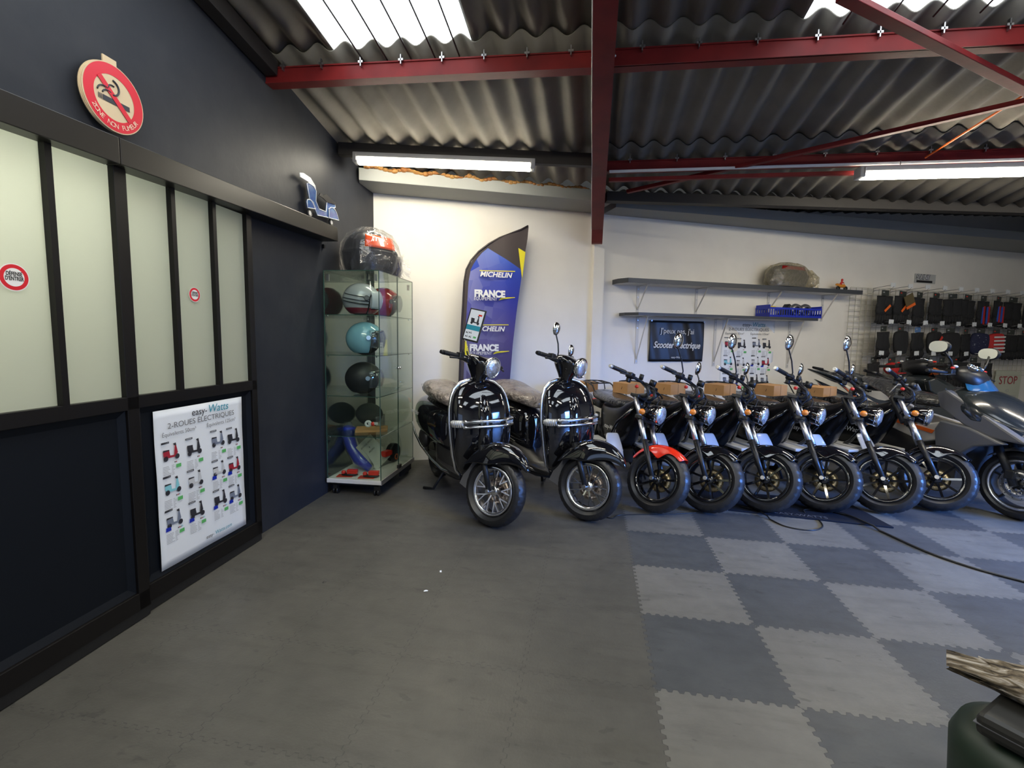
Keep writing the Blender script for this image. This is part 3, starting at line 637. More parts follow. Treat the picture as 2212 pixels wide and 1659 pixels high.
mirror(Ssc, (-.36,-.13,1.14), (-.40,-.155,1.34), sc2, (.038,.05), (-1,.1,0)); mirror(Ssc, (-.36,.13,1.14), (-.42,.17,1.235), sc2, (.038,.05), (-1,-.1,0))
g = MB(); g.T = Ssc; g.tube([(-.36,-.17,1.14),(-.37,-.175,1.17)], .008, 8); g.tube([(-.34,-.15,1.14),(-.35,-.155,1.165)], .006, 8); g.build('mirror_mount', M_black, sc)
# ---- naked motorcycles ----
def make_moto():
    t = root('electric_motorcycle'); S = steer(41, 0, .245, 31); c = (0,0,.245); RK = .601
    fx = lambda z: -(z-.245)*RK
    ty = tyre(S, c, .245, .128, parent=t)
    rimpart(S, c, .165, .095, 9, M_gloss, ty, False, .02); disc(S, c, .088, .035, M_disc, ty)
    g = MB(); g.T = S; g.cyl((0,-.11,.245),(0,.11,.245),.009,seg=10); g.cyl((0,-.12,.245),(0,-.105,.245),.015,seg=12); g.build('wheel_axle', M_steel, ty)
    for s in (-1,1):
        y = s*.098; p = lambda z: (fx(z), y, z)
        g = MB(); g.T = S; g.cyl(p(.235), p(.50), .018, .021, 16); fl = g.build('fork_leg', M_black, t)
        g = MB(); g.T = S; g.cyl(p(.48), p(.645), .0205, .0195, 20); g.build('fork_shroud', M_alu, fl)
        g = MB(); g.T = S; g.cyl(p(.645), p(.66), .025, seg=16); g.build('fork_collar', M_black, fl)
        g = MB(); g.T = S; g.cyl(p(.655), p(.81), .0165, .0165, 20); g.build('fork_tube', M_alu, fl)
        g = MB(); g.T = S; g.cyl((fx(.70)+.05,s*.10,.70),(fx(.70)+.05,s*.13,.70),.010,seg=10); g.build('indicator_stalk', M_black, t)
        g = MB(); g.T = S; g.sph((fx(.70)+.055,s*.15,.70),(.026,.022,.024),12,8); g.build('indicator', M_amber, t)
    g = MB(); g.T = S; g.box((fx(.82),0,.82),(.075,.235,.025)); g.box((fx(.66)-.0,0,.66),(.07,.235,.03)); g.cyl((fx(.64)-.04,0,.64),(fx(.84)-.04,0,.84),.026,seg=14); g.build('fork_clamp', M_black, t, bevel=.005)
    # fender over the front wheel
    g = MB(); g.T = S; rings = []
    for i in range(15):
        u = i/14; a = math.radians(50+106*u); R = .268; wv = .078*(1-.25*abs(u-.5)**2*2); drop = .012+.085*math.exp(-((u-.45)/.14)**2)
        ring = []
        for j in range(11):
            q = -1+2*j/10; rr = R-.028*abs(q)**2-drop*abs(q)**6; ring.append((rr*math.cos(a), wv*sgp(q,.9), .245+rr*math.sin(a)))
        rings.append(ring)
    g.loft(rings, False, False); g.build('front_fender', M_gloss, t, sub=1, solid=.004)
    # risers, bar, grips, levers, display
    for s in (-1,1):
        g = MB(); g.T = S; g.tube([(-.345,s*.05,.825),(-.285,s*.052,.84),(-.262,s*.055,.87),(-.285,s*.058,.91),(-.335,s*.062,.935)], [.016,.018,.017,.015,.013], 10); g.build('handlebar_riser', M_black, t)
    g = MB(); g.T = S; bar = [(-.43,-.39,.945),(-.385,-.24,.95),(-.34,-.08,.94),(-.335,0,.935),(-.34,.08,.94),(-.385,.24,.95),(-.43,.39,.945)]; g.tube(bar, .0125, 10); hb = g.build('handlebar', M_black, t)
    for s in (-1,1):
        grip(S, -.392, s*.27, s*.415, .952, t, M_ilens, -.040, -.006); levers(S, s*.31, -.395, .947, t)
        g = MB(); g.T = S; g.box((-.378,s*.21,.948),(.055,.06,.045)); g.box((-.388,s*.20,.913),(.03,.04,.04)); sw = g.build('switch_block', M_black, t, bevel=.007)
        g = MB(); g.T = S; g.sph((-.335,s*.14,.885),(.016,.014,.014),10,8); g.build('switch_button', M_red, t)
    g = MB(); g.T = S; g.cyl((-.29,0,.94),(-.285,0,.985),.028,seg=18); g.build('display_dial', M_black, t)
    g = MB(); g.T = S; g.cyl((-.345,-.10,.955),(-.345,-.10,.995),.018,seg=14); g.build('fluid_reservoir', M_black, t)
    g = MB(); g.T = S; g.tube([(-.35,-.10,.94),(-.27,-.10,.89),(-.25,-.07,.83),(-.28,-.05,.78),(-.32,-.04,.70)], .0045, 6); g.tube([(-.35,.10,.94),(-.25,.12,.87),(-.24,.08,.80),(-.28,.05,.74)], .0045, 6); g.build('control_cable', M_matt, t)
    # headlamp
    g = MB(); g.T = S; g.lathe([(0,-.11),(.038,-.105),(.058,-.085),(.069,-.04),(.073,.0),(.071,.012)], (-.155,0,.725), (1,0,-.05), 28); hp = g.build('headlamp_shell', M_gloss, t)
    g = MB(); g.T = S; g.lathe([(.073,.0),(.078,.004),(.076,.026),(.068,.030)], (-.155,0,.725), (1,0,-.05), 28); g.build('headlamp_ring', M_chrome, hp)
    g = MB(); g.T = S; g.lathe([(0,.046),(.030,.044),(.053,.037),(.069,.028)], (-.155,0,.725), (1,0,-.05), 28); g.build('headlamp_lens', M_lens, hp)
    g = MB(); g.T = S; g.box((-.25,0,.715),(.08,.17,.02)); g.build('headlamp_bracket', M_black, t)
    # frame and body
    g = MB(); rings = []
    for x, w_, z0, z1 in [(-.33,.035,.70,.83),(-.42,.055,.55,.80),(-.52,.085,.40,.77),(-.65,.10,.33,.72),(-.85,.105,.32,.70),(-1.0,.09,.36,.70),(-1.12,.05,.50,.70)]:
        zc, h = (z0+z1)/2, (z1-z0)/2; rings.append([(x, w_*sgp(math.cos(a),.5), zc+h*sgp(math.sin(a),.5)) for a in [2*PI*k/16 for k in range(16)]])
    g.loft(rings); bd = g.build('body_shell', mat('semi_gloss_black', (.008,.008,.009), .22, spec=.35), t, sub=1)
    wtext('easy-Watts', .06, -.84, .50, M_white, bd, -.115, shear=.3, ext=.0005); 
    g = MB()
    for s in (-1,1): g.tube([(-.36,s*.05,.74),(-.5,s*.13,.60),(-.62,s*.16,.42),(-.75,s*.16,.33),(-1.0,s*.14,.34),(-1.2,s*.11,.40)], .016, 8)
    g.build('frame_rail', M_gloss, t)
    for s in (-1,):
        g = MB(); rings = []
        for k in range(9):
            z = .245+.27*k/8; w0 = .085+.03*math.sin(PI*k/8)**.5; x = -.40+.05*math.sin(PI*k/8)-.10*(k/8); e = .02 if k in (0,) else 0
            y0 = .10+(.012 if k == 0 else 0)+.02*(k/8); y1 = .10+w0*1.15-(.035 if k == 0 else 0)+.02*(k/8)
            rings.append([(x-.02*q*q, s*(y0+(y1-y0)*q), z) for q in (0,.25,.5,.75,1)])
        g.loft(rings, False, False); g.build('leg_guard', M_pale, t, sub=1, solid=.012)
    for s in (-1,1):
        g = MB(); g.prism([(-.42,s*.10),(-.42,s*.21),(-.95,s*.21),(-1.02,s*.18),(-1.02,s*.10)], .36, .385, 'z'); g.build('foot_board', M_white, t, bevel=.008)
    # seat in crumpled film, rack, rear end
    g = MB(); rings = []
    for x, w_, h, z in [(-.56,.05,.025,.735),(-.62,.11,.035,.745),(-.80,.13,.04,.75),(-1.0,.135,.045,.755),(-1.15,.13,.05,.76),(-1.24,.09,.04,.765),(-1.28,.03,.02,.765)]:
        rings.append([(x, w_*sgp(math.cos(a),.7), z+h*sgp(math.sin(a),.7)) for a in [2*PI*k/20 for k in range(20)]])
    g.loft(rings); se = g.build('seat', M_wrapblk, t, sub=1); se['label'] = 'black seat in crumpled clear film'
    g = MB()
    for s in (-1,1): g.tube([(-1.15,s*.10,.78),(-1.22,s*.105,.84),(-1.30,s*.11,.855),(-1.50,s*.10,.86),(-1.55,s*.06,.86)], .007, 8)
    g.tube([(-1.30,.11,.855),(-1.28,.0,.855),(-1.30,-.11,.855)], .006, 8); g.tube([(-1.55,.06,.86),(-1.565,0,.86),(-1.55,-.06,.86)], .007, 8)
    for y in (-.06,0,.06): g.tube([(-1.285,y,.855),(-1.56,y,.86)], .005, 6)
    for s in (-1,1): g.tube([(-1.45,s*.10,.858),(-1.36,s*.09,.74),(-1.2,s*.08,.66)], .006, 6)
    g.build('luggage_rack', M_black, t)
    g = MB(); rings = []
    for x, w_, h, z in [(-1.08,.07,.05,.66),(-1.25,.06,.045,.66),(-1.42,.045,.03,.65),(-1.50,.03,.02,.63)]:
        rings.append([(x, w_*sgp(math.cos(a),.7), z+h*sgp(math.sin(a),.7)) for a in [2*PI*k/16 for k in range(16)]])
    g.loft(rings); g.build('tail_section', M_black, t, sub=1)
    g = MB(); g.box((-1.50,0,.655),(.03,.09,.04)); g.build('tail_light', M_red, t, bevel=.006)
    for s in (-1,1):
        g = MB(); g.tube([(-1.45,s*.04,.66),(-1.46,s*.12,.665)], .006, 6); g.sph((-1.465,s*.15,.668),(.022,.035,.022),10,8); g.build('rear_indicator', M_black, t)
    I = Matrix.Identity(4); ry = tyre(I, (-1.20,0,.245), .245, .15, parent=t, name='rear_tyre', seg=64); rimpart(I, (-1.20,0,.245), .16, .10, 9, M_gloss, ry, False)
    g = MB(); g.cyl((-1.20,-.075,.245),(-1.20,.075,.245),.105,seg=28); g.build('hub_motor', M_black, ry)
    g = MB(); rings = []
    for i in range(9):
        a = math.radians(35+115*i/8); rings.append([((-1.20-.275*math.cos(a)), .08*q, .245+(.275-.02*q*q)*math.sin(a)) for q in (-1,-.5,0,.5,1)])
    g.loft(rings, False, False); g.build('rear_fender', M_matt, t, solid=.004)
    for s in (-1,1):
        g = MB(); g.bar((-.85,s*.10,.36),(-1.22,s*.10,.245),.02,.045); g.build('swing_arm', M_black, t)
        g = MB(); g.cyl((-1.15,s*.115,.27),(-1.02,s*.115,.60),.024,seg=12); g.build('rear_shock', M_steel, t)
    g = MB(); g.tube([(-.70,.10,.33),(-.74,.26,.03),(-.78,.28,.012)], .010, 8); g.build('side_stand', M_black, t)
    g = MB(); g.bb(-1.02,-.6,-.07,.07,.22,.34); g.build('battery_tray', M_matt, t, bevel=.01)
    return t, S
mo, Smo = make_moto()
spots = [(.246,.417),(.639,.505),(1.07,.613),(1.519,.709),(1.974,.785),(2.42,.93)]
mlab = ['electric motorcycle with a bright red front fender and no mirrors, next to the retro scooters',
 'all-black electric motorcycle directly right of the red-fendered one, mirror in front of the black banner',
 'all-black electric motorcycle third in the row, mirrors in front of the wall poster',
 'all-black electric motorcycle fourth in the row, behind the middle of the floor mat',
 'all-black electric motorcycle fifth in the row, mirror overlapping the wire grid edge',
 'all-black electric motorcycle at the right end of the row, beside the grey maxi scooter']
motos = [mo]+[copy_tree(mo) for _ in range(5)]
for i, (o, (x, y)) in enumerate(zip(motos, spots)):
    o.location = (x, y, 0); o.rotation_euler.z = math.radians(-69.5+(i%3-1)*1.0); tag(o, mlab[i], 'motorcycle', 'row of naked electric motorcycles')
    if i == 0:
        for ch in kids(o):
            if ch.name.startswith('front_fender'):
                ch.data = ch.data.copy(); ch.data.materials.clear(); ch.data.materials.append(M_fred); ch['label'] = 'bright red front fender'
    elif i < 5:
        mirror(Smo, (-.375,-.19,.965), (-.43,-.32,1.20), o, (.056,.064), (-1,.15,0)); mirror(Smo, (-.375,.17,.965), (-.43,.18,1.13), o, (.050,.058), (-1,-.15,0))
# small cardboard cartons on the seats
def carton(loc, rz, d, label):
    t = root('cardboard_box', loc, rz); x, y, h = d
    g = MB(); g.bb(-x/2,x/2,-y/2,y/2,0,h); g.build('carton', M_card, t, bevel=.002)
    g = MB(); g.bb(-x/2-.0006,x/2+.0006,-.004,.004,h*.0,h+.0008); g.build('flap_seam', mat('card_dark',(.25,.13,.05),.8), t)
    g = MB(); g.tube([(-x/2-.001,y*.12,h*.45),(-x/2-.001,y*.06,h*.6),(-x/2-.001,y*.1,h*.5),(-x/2-.001,0,h*.55)],.0015,4); g.tube([(x*.1,-y/2-.001,h*.4),(x*.14,-y/2-.001,h*.65)],.0015,4); g.build('ink_mark', M_matt, t)
    return tag(t, label, 'box', 'cardboard boxes on the bike seats')
clabs = ['small cardboard box on the seat of the red-fendered motorcycle','small cardboard box on the seat of the second motorcycle, under the black banner','small cardboard box on the seat of the third motorcycle, under the wall poster','small cardboard box on the seat of the fourth motorcycle in the row','longer cardboard box on the seat of the fifth motorcycle, near the black tail']
bx = [(.075,1.36),(.455,1.42),(.925,1.50),(1.40,1.60),(1.86,1.70)]
for i,(x,y) in enumerate(bx): carton((x,y,.797), -50+3*(i%3), (.195,.215,.098) if i < 4 else (.20,.27,.085), clabs[i])
carton((-.345,1.93,.74), -30, (.22,.20,.10), 'small cardboard box half hidden behind the mirrored retro scooter')
# what carries that half-hidden box: a bagged bike part on a stand
g = MB(); g.bb(-.56,-.10,1.50,1.80,.0,.735)
g = MB(); rings = []
for z, r in [(0,.13),(.05,.16),(.3,.15),(.5,.165),(.66,.17),(.72,.13),(.735,.05)]:
    rings.append([(-.39+r*.95*math.cos(a)*(1+.08*math.sin(5*a+z*9)), 1.93+r*.8*math.sin(a), z) for a in [2*PI*k/24 for k in range(24)]])
g.loft(rings); tag(g.build('wrapped_parcel', M_wrapblk, sub=1), 'dark parcel in crumpled clear film carrying a cardboard box behind the mirrored scooter', 'parcel')
# ---- maxi scooters ----
M_mgrey = mat('matt_grey_fairing', (.11,.11,.115), .38)
M_dgrey = mat('dark_fairing', (.02,.025,.028), .2, coat=.6)
M_bscr = mat('blue_tinted_screen', (.02,.12,.26), .15, coat=1)
def se(x, w_, z, h, p=.8, q=.8, n=22, dy=0): return [(x, dy+w_*sgp(math.cos(a),p), z+h*sgp(math.sin(a),q)) for a in [2*PI*k/n for k in range(n)]]
def make_maxi(loc, rz, mbody, mside, mstripe, st, label):
    t = root('maxi_scooter', loc, rz); S = steer(st, 0, .26, 26); c = (0,0,.26); I = Matrix.Identity(4)
    ty = tyre(S, c, .26, .13, parent=t)
    rimpart(S, c, .18, .09, 5, M_black, ty, False, .03)
    g = MB(); g.T = S; g.lathe([(.168,-.052),(.188,-.056),(.19,-.046),(.17,-.042)], c, (0,1,0), 56, True); g.lathe([(.168,.052),(.188,.056),(.19,.046),(.17,.042)], c, (0,1,0), 56, True); g.build('rim_lip', M_alu, ty)
    disc(S, c, .115, -.045, M_alu, ty)
    g = MB(); g.T = S
    for k in range(6): a = 2*PI*k/6; q = Vector(c)+Vector((.06*math.cos(a),-.055,.06*math.sin(a))); g.cyl(q, q+Vector((0,-.012,0)), .007, seg=8)
    g.build('disc_bolt', M_chrome, ty)
    for s in (-1,1): g = MB(); g.T = S; g.cyl((0,s*.09,.25),(-.18,s*.09,.62),.026,seg=14); g.build('fork_leg', M_black, t)
    g = MB(); g.T = S; g.box((-.03,-.10,.33),(.06,.035,.07)); g.build('brake_caliper', M_black, t, bevel=.008)
    g = MB(); g.T = S; rings = []
    for i in range(13):
        u = i/12; a = math.radians(15+125*u); rings.append([((.285-.03*q*q)*math.cos(a), .085*q, .26+(.285-.03*q*q)*math.sin(a)) for q in (-1,-.6,0,.6,1)])
    g.loft(rings, False, False); g.build('front_fender', mbody, t, sub=1, solid=.004)
    # beak / front fairing
    g = MB(); g.loft([se(.18,.02,.60,.015), se(.12,.09,.63,.05), se(.0,.19,.68,.10), se(-.14,.25,.74,.14), se(-.28,.25,.80,.14), se(-.42,.20,.87,.09), se(-.50,.12,.90,.03)]); fr = g.build('front_fairing', M_dgrey, t, sub=1)
    for s in (-1,1):
        g = MB(); g.prism([(.19,.60),(.02,.69),(-.18,.80),(-.42,.93),(-.50,.90),(-.46,.78),(-.25,.66),(-.05,.60)], s*.17, s*.235); g.build('upper_side_panel', mbody, t, bevel=.015)
        g = MB(); g.prism([(.05,.58),(-.20,.66),(-.42,.68),(-.46,.60),(-.42,.34),(-.36,.20),(-.26,.22),(-.24,.44),(-.15,.52)], s*.20, s*.265); g.build('lower_side_panel', mbody, t, bevel=.012)
        g = MB(); g.sph((.09,s*.085,.635),(.075,.06,.03),16,10); g.build('headlight', M_lens, fr)
        g = MB(); g.prism([(-.46,.66),(-.60,.62),(-1.02,.68),(-1.42,.84),(-1.50,.87),(-1.30,.72),(-1.0,.55),(-.60,.46),(-.48,.50)], s*.16, s*.21); g.build('side_panel', mside, t, bevel=.012)
        g = MB(); g.prism([(-.50,.58),(-1.02,.63),(-1.44,.82),(-1.40,.79),(-1.0,.60),(-.52,.55)], s*.205, s*.214); g.build('accent_stripe', mstripe, t)
    g = MB(); g.loft([se(-.26,.12,.45,.20), se(-.40,.15,.42,.24), se(-.60,.19,.32,.12), se(-.85,.19,.34,.14), se(-1.05,.16,.45,.20), se(-1.25,.11,.58,.14)]); g.build('floor_tunnel', M_matt, t, sub=1)
    g = MB(); g.loft([se(-.62,.06,.78,.03), se(-.68,.13,.80,.055), se(-.90,.17,.81,.06), se(-1.05,.16,.83,.06), se(-1.12,.15,.88,.06), se(-1.32,.13,.92,.055), se(-1.46,.07,.94,.03)]); o = g.build('seat', M_wrapblk, t, sub=1); o['label'] = 'seat in crumpled clear film'
    g = MB(); g.tube([(-1.0,.16,.84),(-.99,.10,.915),(-.99,-.10,.915),(-1.0,-.16,.84)], .016, 8, flat=.35); g.build('seat_strap', M_lgrey, o)
    g = MB(); g.loft([se(-1.30,.12,.86,.05), se(-1.46,.10,.92,.035), se(-1.62,.055,.97,.018), se(-1.72,.02,1.0,.008)]); g.build('tail_section', M_dgrey, t, sub=1)
    g = MB(); g.tube([(-1.25,.14,.92),(-1.45,.15,.98),(-1.58,.10,1.01),(-1.45,.12,.99)], .014, 8); g.build('grab_rail', M_black, t)
    # handlebar cowl, screen
    g = MB(); g.T = S; g.loft([se(-.32,.06,.98,.05), se(-.38,.15,1.02,.08), se(-.46,.17,1.05,.08), se(-.54,.10,1.05,.05)]); g.build('handlebar_cowl', M_black, t, sub=1)
    g = MB(); rings = []
    for k in range(7):
        u = k/6; rings.append([(-.28-.12*u-.05*abs(q)**2, q*(.15-.06*u), .93+.19*u) for q in [-1+j/4 for j in range(9)]])
    g.loft(rings, False, False); g.build('wind_screen', M_bscr, t, sub=1, solid=.004)
    g = MB(); g.T = S; g.lathe([(.035,0),(.045,.005),(.045,.02),(.035,.022)], (-.40,-.05,1.10), (.6,0,1), 24, True); g.build('dial_ring', M_chrome, t)
    for s in (-1,1):
        grip(S, -.48, s*.20, s*.37, 1.05, t, M_black, -.03); levers(S, s*.27, -.48, 1.05, t)
        g = MB(); g.T = S; g.box((-.47,s*.185,1.055),(.05,.055,.05)); g.build('switch_block', M_black, t, bevel=.008)
        g = MB(); g.T = S; g.sph((-.45,s*.20,1.09),(.014,.02,.01),10,6); g.build('switch_button', M_red, t)
        g = MB(); g.T = S; g.sph((-.455,s*.16,1.105),(.016,.022,.012),10,6); g.build('switch_lever', M_white, t)
    ry = tyre(I, (-1.38,0,.25), .25, .14, parent=t, name='rear_tyre', seg=56); rimpart(I, (-1.38,0,.25), .17, .09, 5, M_black, ry, False, .03)
    g = MB(); g.bar((-.9,.11,.35),(-1.40,.11,.25),.03,.06); g.bar((-.9,-.11,.35),(-1.40,-.11,.25),.03,.06); g.build('swing_arm', M_black, t)
    for s in (-1,1): g = MB(); g.tube([(-.80,s*.12,.22),(-.88,s*.18,.014),(-.96,s*.19,.014)], .012, 8); g.build('stand_leg', M_black, t)
    return tag(t, label, 'scooter'), S
M_wor = mat('white_fairing', (.62,.58,.52), .3, coat=.5)
mx, Smx = make_maxi((2.92,.83,0), -74, M_mgrey, M_wor, M_orange, 12, 'large matt grey maxi scooter with white side panel, at the right edge of the picture')
mx2, Smx2 = make_maxi((3.82,3.02,0), 12, M_dgrey, M_dgrey, M_orange, 10, 'black maxi scooter with orange accents, parked sideways behind the motorcycle row')
for _c in kids(mx2):
    if _c.name.startswith('wind_screen'): _c.data = _c.data.copy(); _c.data.materials.clear(); _c.data.materials.append(M_dgrey)
g = MB(); g.sph((-.30,0,.99),(.09,.16,.05),16,8); g.build('orange_cowl', M_orange, mx2, sub=1)
M_mglass = mat('cream_mirror_glass', (.62,.64,.55), .12, 0, coat=1)
for s, hd in ((-1,(-.50,-.30,1.25)),(1,(-.50,.32,1.25))):
    g = MB(); g.T = Smx; h = Vector(hd); g.tube([(-.46,s*.17,1.07),(-.46,s*.22,1.15),h], .009, 8); o = g.build('mirror_stem', M_black, mx)
    g = MB(); g.T = Smx; g.sph(h, (.075,.03,.052), 20, 12); ms = g.build('mirror_shell', M_black, o)
    g = MB(); g.T = Smx
    g.add([h+Vector((.066*sgp(math.cos(a),.8),-.031,.045*sgp(math.sin(a),.8))) for a in [2*PI*k/24 for k in range(24)]], [tuple(range(24))], False); g.build('mirror_glass', M_mglass, ms)
# price card on the first scooter's bar
pc = root('price_card')
F = sc.matrix_basis.copy()
F = Matrix.Translation(sc.location) @ Matrix.Rotation(math.radians(-54.5),4,'Z')
pbase = F @ Ssc @ Vector((-.36,-.15,1.165))
pc.location = pbase; pc.scale = (1.08,1.08,1.08); pc.rotation_euler = (math.radians(-12), math.radians(11), math.radians(-18))
M_cardback = mat('card_frame_black',(.02,.02,.022),.35)
g = MB(); g.bb(-.063,.063,.0,.008,.07,.29); g.build('card_frame', M_cardback, pc, bevel=.003)
g = MB(); g.mi = 0; g.bb(-.053,.053,-.0012,0,.081,.281); g.mi = 1; g.bb(-.053,.053,-.0018,-.0012,.145,.178); g.mi = 2; g.bb(.015,.042,-.0018,-.0012,.245,.256); g.mi = 3; g.bb(.02,.042,-.0018,-.0012,.095,.107)
g.mi = 4
def pict(g, x, z, s, y=-.0018, mi=None):
    """tiny printed scooter: two wheels, body, shield, bar"""
    k = g.mi
    def dsc(cx, cz, r): g.add([(cx+r*math.cos(2*PI*i/12), y, cz+r*math.sin(2*PI*i/12)) for i in range(12)], [tuple(range(12))], False)
    g.add([(x-.42*s,y,z-.1*s),(x-.45*s,y,z+.1*s),(x-.1*s,y,z+.14*s),(x-.05*s,y,z-.12*s),(x+.18*s,y,z-.14*s),(x+.24*s,y,z+.32*s),(x+.32*s,y,z+.30*s),(x+.40*s,y,z-.06*s),(x+.22*s,y,z-.24*s),(x-.3*s,y,z-.22*s)], [(0,1,2,3,9),(3,4,8,9),(4,5,6,7,8)], False)
    g.mi = 4; dsc(x-.30*s, z-.24*s, .13*s); dsc(x+.36*s, z-.24*s, .13*s)
    g.add([(x-.46*s,y-.0003,z+.10*s),(x-.44*s,y-.0003,z+.19*s),(x-.1*s,y-.0003,z+.17*s),(x-.08*s,y-.0003,z+.12*s)], [(0,1,2,3)], False); g.add([(x+.20*s,y,z+.32*s),(x+.14*s,y,z+.42*s),(x+.3*s,y,z+.44*s),(x+.33*s,y,z+.30*s)], [(0,1,2,3)], False)
    g.mi = k
pict(g, .0, .212, .075)
for i,(x,z) in enumerate(((-.035,.125),(-.01,.128),(-.033,.10),(-.005,.10))): pict(g, x, z, .02)
M_print = [M_paper, mat('print_teal',(.02,.30,.42),.5), M_red, mat('print_green',(.12,.5,.15),.5), mat('print_dark',(.03,.03,.04),.5), mat('print_grey',(.42,.42,.45),.6), M_blue, mat('print_cyan',(.25,.62,.72),.5), mat('print_darkred',(.4,.02,.04),.5), mat('print_steel',(.2,.23,.32),.5), mat('print_silver',(.62,.63,.66),.5)]
g.build('card_face', M_print, pc)
g = MB(); g.tube([(-.035,.002,.07),(0,.002,.03),(.035,.002,.07)], .004, 6); g.tube([(0,.002,.03),(0,.002,-.005)], .005, 6); g.build('card_clip', M_clear, pc)
tag(pc, 'black framed price card clipped above the left scooter\'s handlebar', 'price card')
# ======================= flag banner =======================
fl = root('feather_flag', BO, BA)
FO = .20
outl = [(1.531,2.440),(1.459,2.398),(1.353,2.352),(1.236,2.301),(1.121,2.232),(1.018,2.149),(.939,2.056),(.894,1.966),(.873,1.843),(.860,1.588),(.845,1.307),(.830,.853),(.815,.25),(.80,.10)]
rightL = [(1.531,2.440),(1.520,2.30),(1.499,2.179),(1.467,1.939),(1.440,1.74),(1.414,1.548),(1.395,1.38),(1.377,1.223),(1.365,1.05),(1.353,.872),(1.34,.5),(1.32,.12)]
def interp(L, z):
    for (a,b),(c,d) in zip(L, L[1:]):
        if d <= z <= b: return a+(c-a)*(b-z)/(b-d)
    return L[-1][0] if z < L[-1][1] else L[0][0]
def flagy(x, z): return -FO+.010*math.sin(x*16+z*1.3)+.005*math.sin(z*5)
def flag_shader():
    m = bpy.data.materials.new('printed_flag_cloth'); m.use_nodes = True; nt = m.node_tree; N, L = nt.nodes, nt.links; b = N['Principled BSDF']
    tc = N.new('ShaderNodeTexCoord'); sp = N.new('ShaderNodeSeparateXYZ'); L.new(tc.outputs['Object'], sp.inputs[0])
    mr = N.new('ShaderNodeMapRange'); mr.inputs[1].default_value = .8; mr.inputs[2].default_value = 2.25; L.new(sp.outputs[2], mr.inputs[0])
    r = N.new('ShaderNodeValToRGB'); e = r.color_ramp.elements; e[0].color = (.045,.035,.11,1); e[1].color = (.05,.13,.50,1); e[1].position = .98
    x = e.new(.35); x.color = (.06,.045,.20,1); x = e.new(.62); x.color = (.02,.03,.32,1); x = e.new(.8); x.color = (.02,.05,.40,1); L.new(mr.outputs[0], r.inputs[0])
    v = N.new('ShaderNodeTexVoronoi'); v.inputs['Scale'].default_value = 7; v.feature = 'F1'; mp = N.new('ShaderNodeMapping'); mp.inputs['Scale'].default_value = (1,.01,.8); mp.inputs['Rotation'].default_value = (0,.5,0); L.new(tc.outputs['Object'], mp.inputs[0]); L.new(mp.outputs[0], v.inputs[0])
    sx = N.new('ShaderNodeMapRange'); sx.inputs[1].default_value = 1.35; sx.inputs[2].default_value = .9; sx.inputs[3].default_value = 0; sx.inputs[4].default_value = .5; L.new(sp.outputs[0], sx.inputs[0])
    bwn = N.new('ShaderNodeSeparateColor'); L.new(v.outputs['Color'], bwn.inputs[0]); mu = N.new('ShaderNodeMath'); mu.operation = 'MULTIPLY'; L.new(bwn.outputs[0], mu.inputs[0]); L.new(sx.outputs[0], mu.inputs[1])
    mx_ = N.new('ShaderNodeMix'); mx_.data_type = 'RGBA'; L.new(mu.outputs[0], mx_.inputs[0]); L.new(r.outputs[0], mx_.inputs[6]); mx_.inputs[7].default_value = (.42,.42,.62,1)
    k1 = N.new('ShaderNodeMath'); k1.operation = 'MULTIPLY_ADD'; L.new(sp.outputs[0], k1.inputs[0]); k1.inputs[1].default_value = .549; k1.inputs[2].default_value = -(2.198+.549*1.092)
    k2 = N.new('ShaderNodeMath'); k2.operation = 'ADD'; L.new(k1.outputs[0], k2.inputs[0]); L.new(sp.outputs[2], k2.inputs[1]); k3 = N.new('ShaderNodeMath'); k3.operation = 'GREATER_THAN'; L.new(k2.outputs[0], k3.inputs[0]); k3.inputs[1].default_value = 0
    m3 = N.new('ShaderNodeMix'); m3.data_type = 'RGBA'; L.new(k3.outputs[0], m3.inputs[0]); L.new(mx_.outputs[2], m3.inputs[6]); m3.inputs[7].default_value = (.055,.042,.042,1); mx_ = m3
    L.new(mx_.outputs[2], b.inputs['Base Color']); b.inputs['Roughness'].default_value = .7; return m
g = MB(); zs_ = [2.43-.058*i for i in range(41)]
rows_ = []
for z in zs_:
    a, b_ = interp(outl, z), interp(rightL, z); xs_ = [a, a+min(.035,(b_-a)*.5)]+[a+.035+(b_-a-.035)*k/24 if b_-a > .07 else a+(b_-a)*(.5+.5*k/24) for k in range(1,25)]; rows_.append([(x, flagy(x, z), z) for x in xs_])
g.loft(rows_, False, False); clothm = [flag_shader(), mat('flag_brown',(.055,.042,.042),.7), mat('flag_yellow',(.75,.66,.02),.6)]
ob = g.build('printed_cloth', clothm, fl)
me = ob.data
for p in me.polygons:
    c = p.center; le, ri = interp(outl, c.z), interp(rightL, c.z); lim = 2.198-(c.x-1.092)*(2.198-2.006)/(1.442-1.092)
    if c.x-le < .03: p.material_index = 1
g = MB(); Fp = lambda pts, mi: (setattr(g,'mi',mi), g.add([(x, flagy(x,z)-.009, z) for x,z in pts], [tuple(range(len(pts)))], False))
Fp([(1.42,2.21),(1.499,2.173),(1.468,1.899)],0); Fp([(.877,1.26),(.89,1.26),(.925,1.09),(.872,1.09)],0); Fp([(1.02,1.958),(1.389,1.968),(1.389,1.976),(1.02,1.966)],0); Fp([(.985,1.415),(1.328,1.424),(1.328,1.432),(.985,1.423)],0)
def swoosh(x, z): Fp([(x,z-.02),(x+.05,z-.006),(x+.17,z+.012),(x+.171,z+.018),(x+.05,z+.012),(x+.02,z+.001)],0)
swoosh(1.222,1.694); swoosh(1.168,1.142)
g.build('yellow_print', clothm[2], fl)
M_fw = mat('flag_white',(.8,.8,.8),.6)
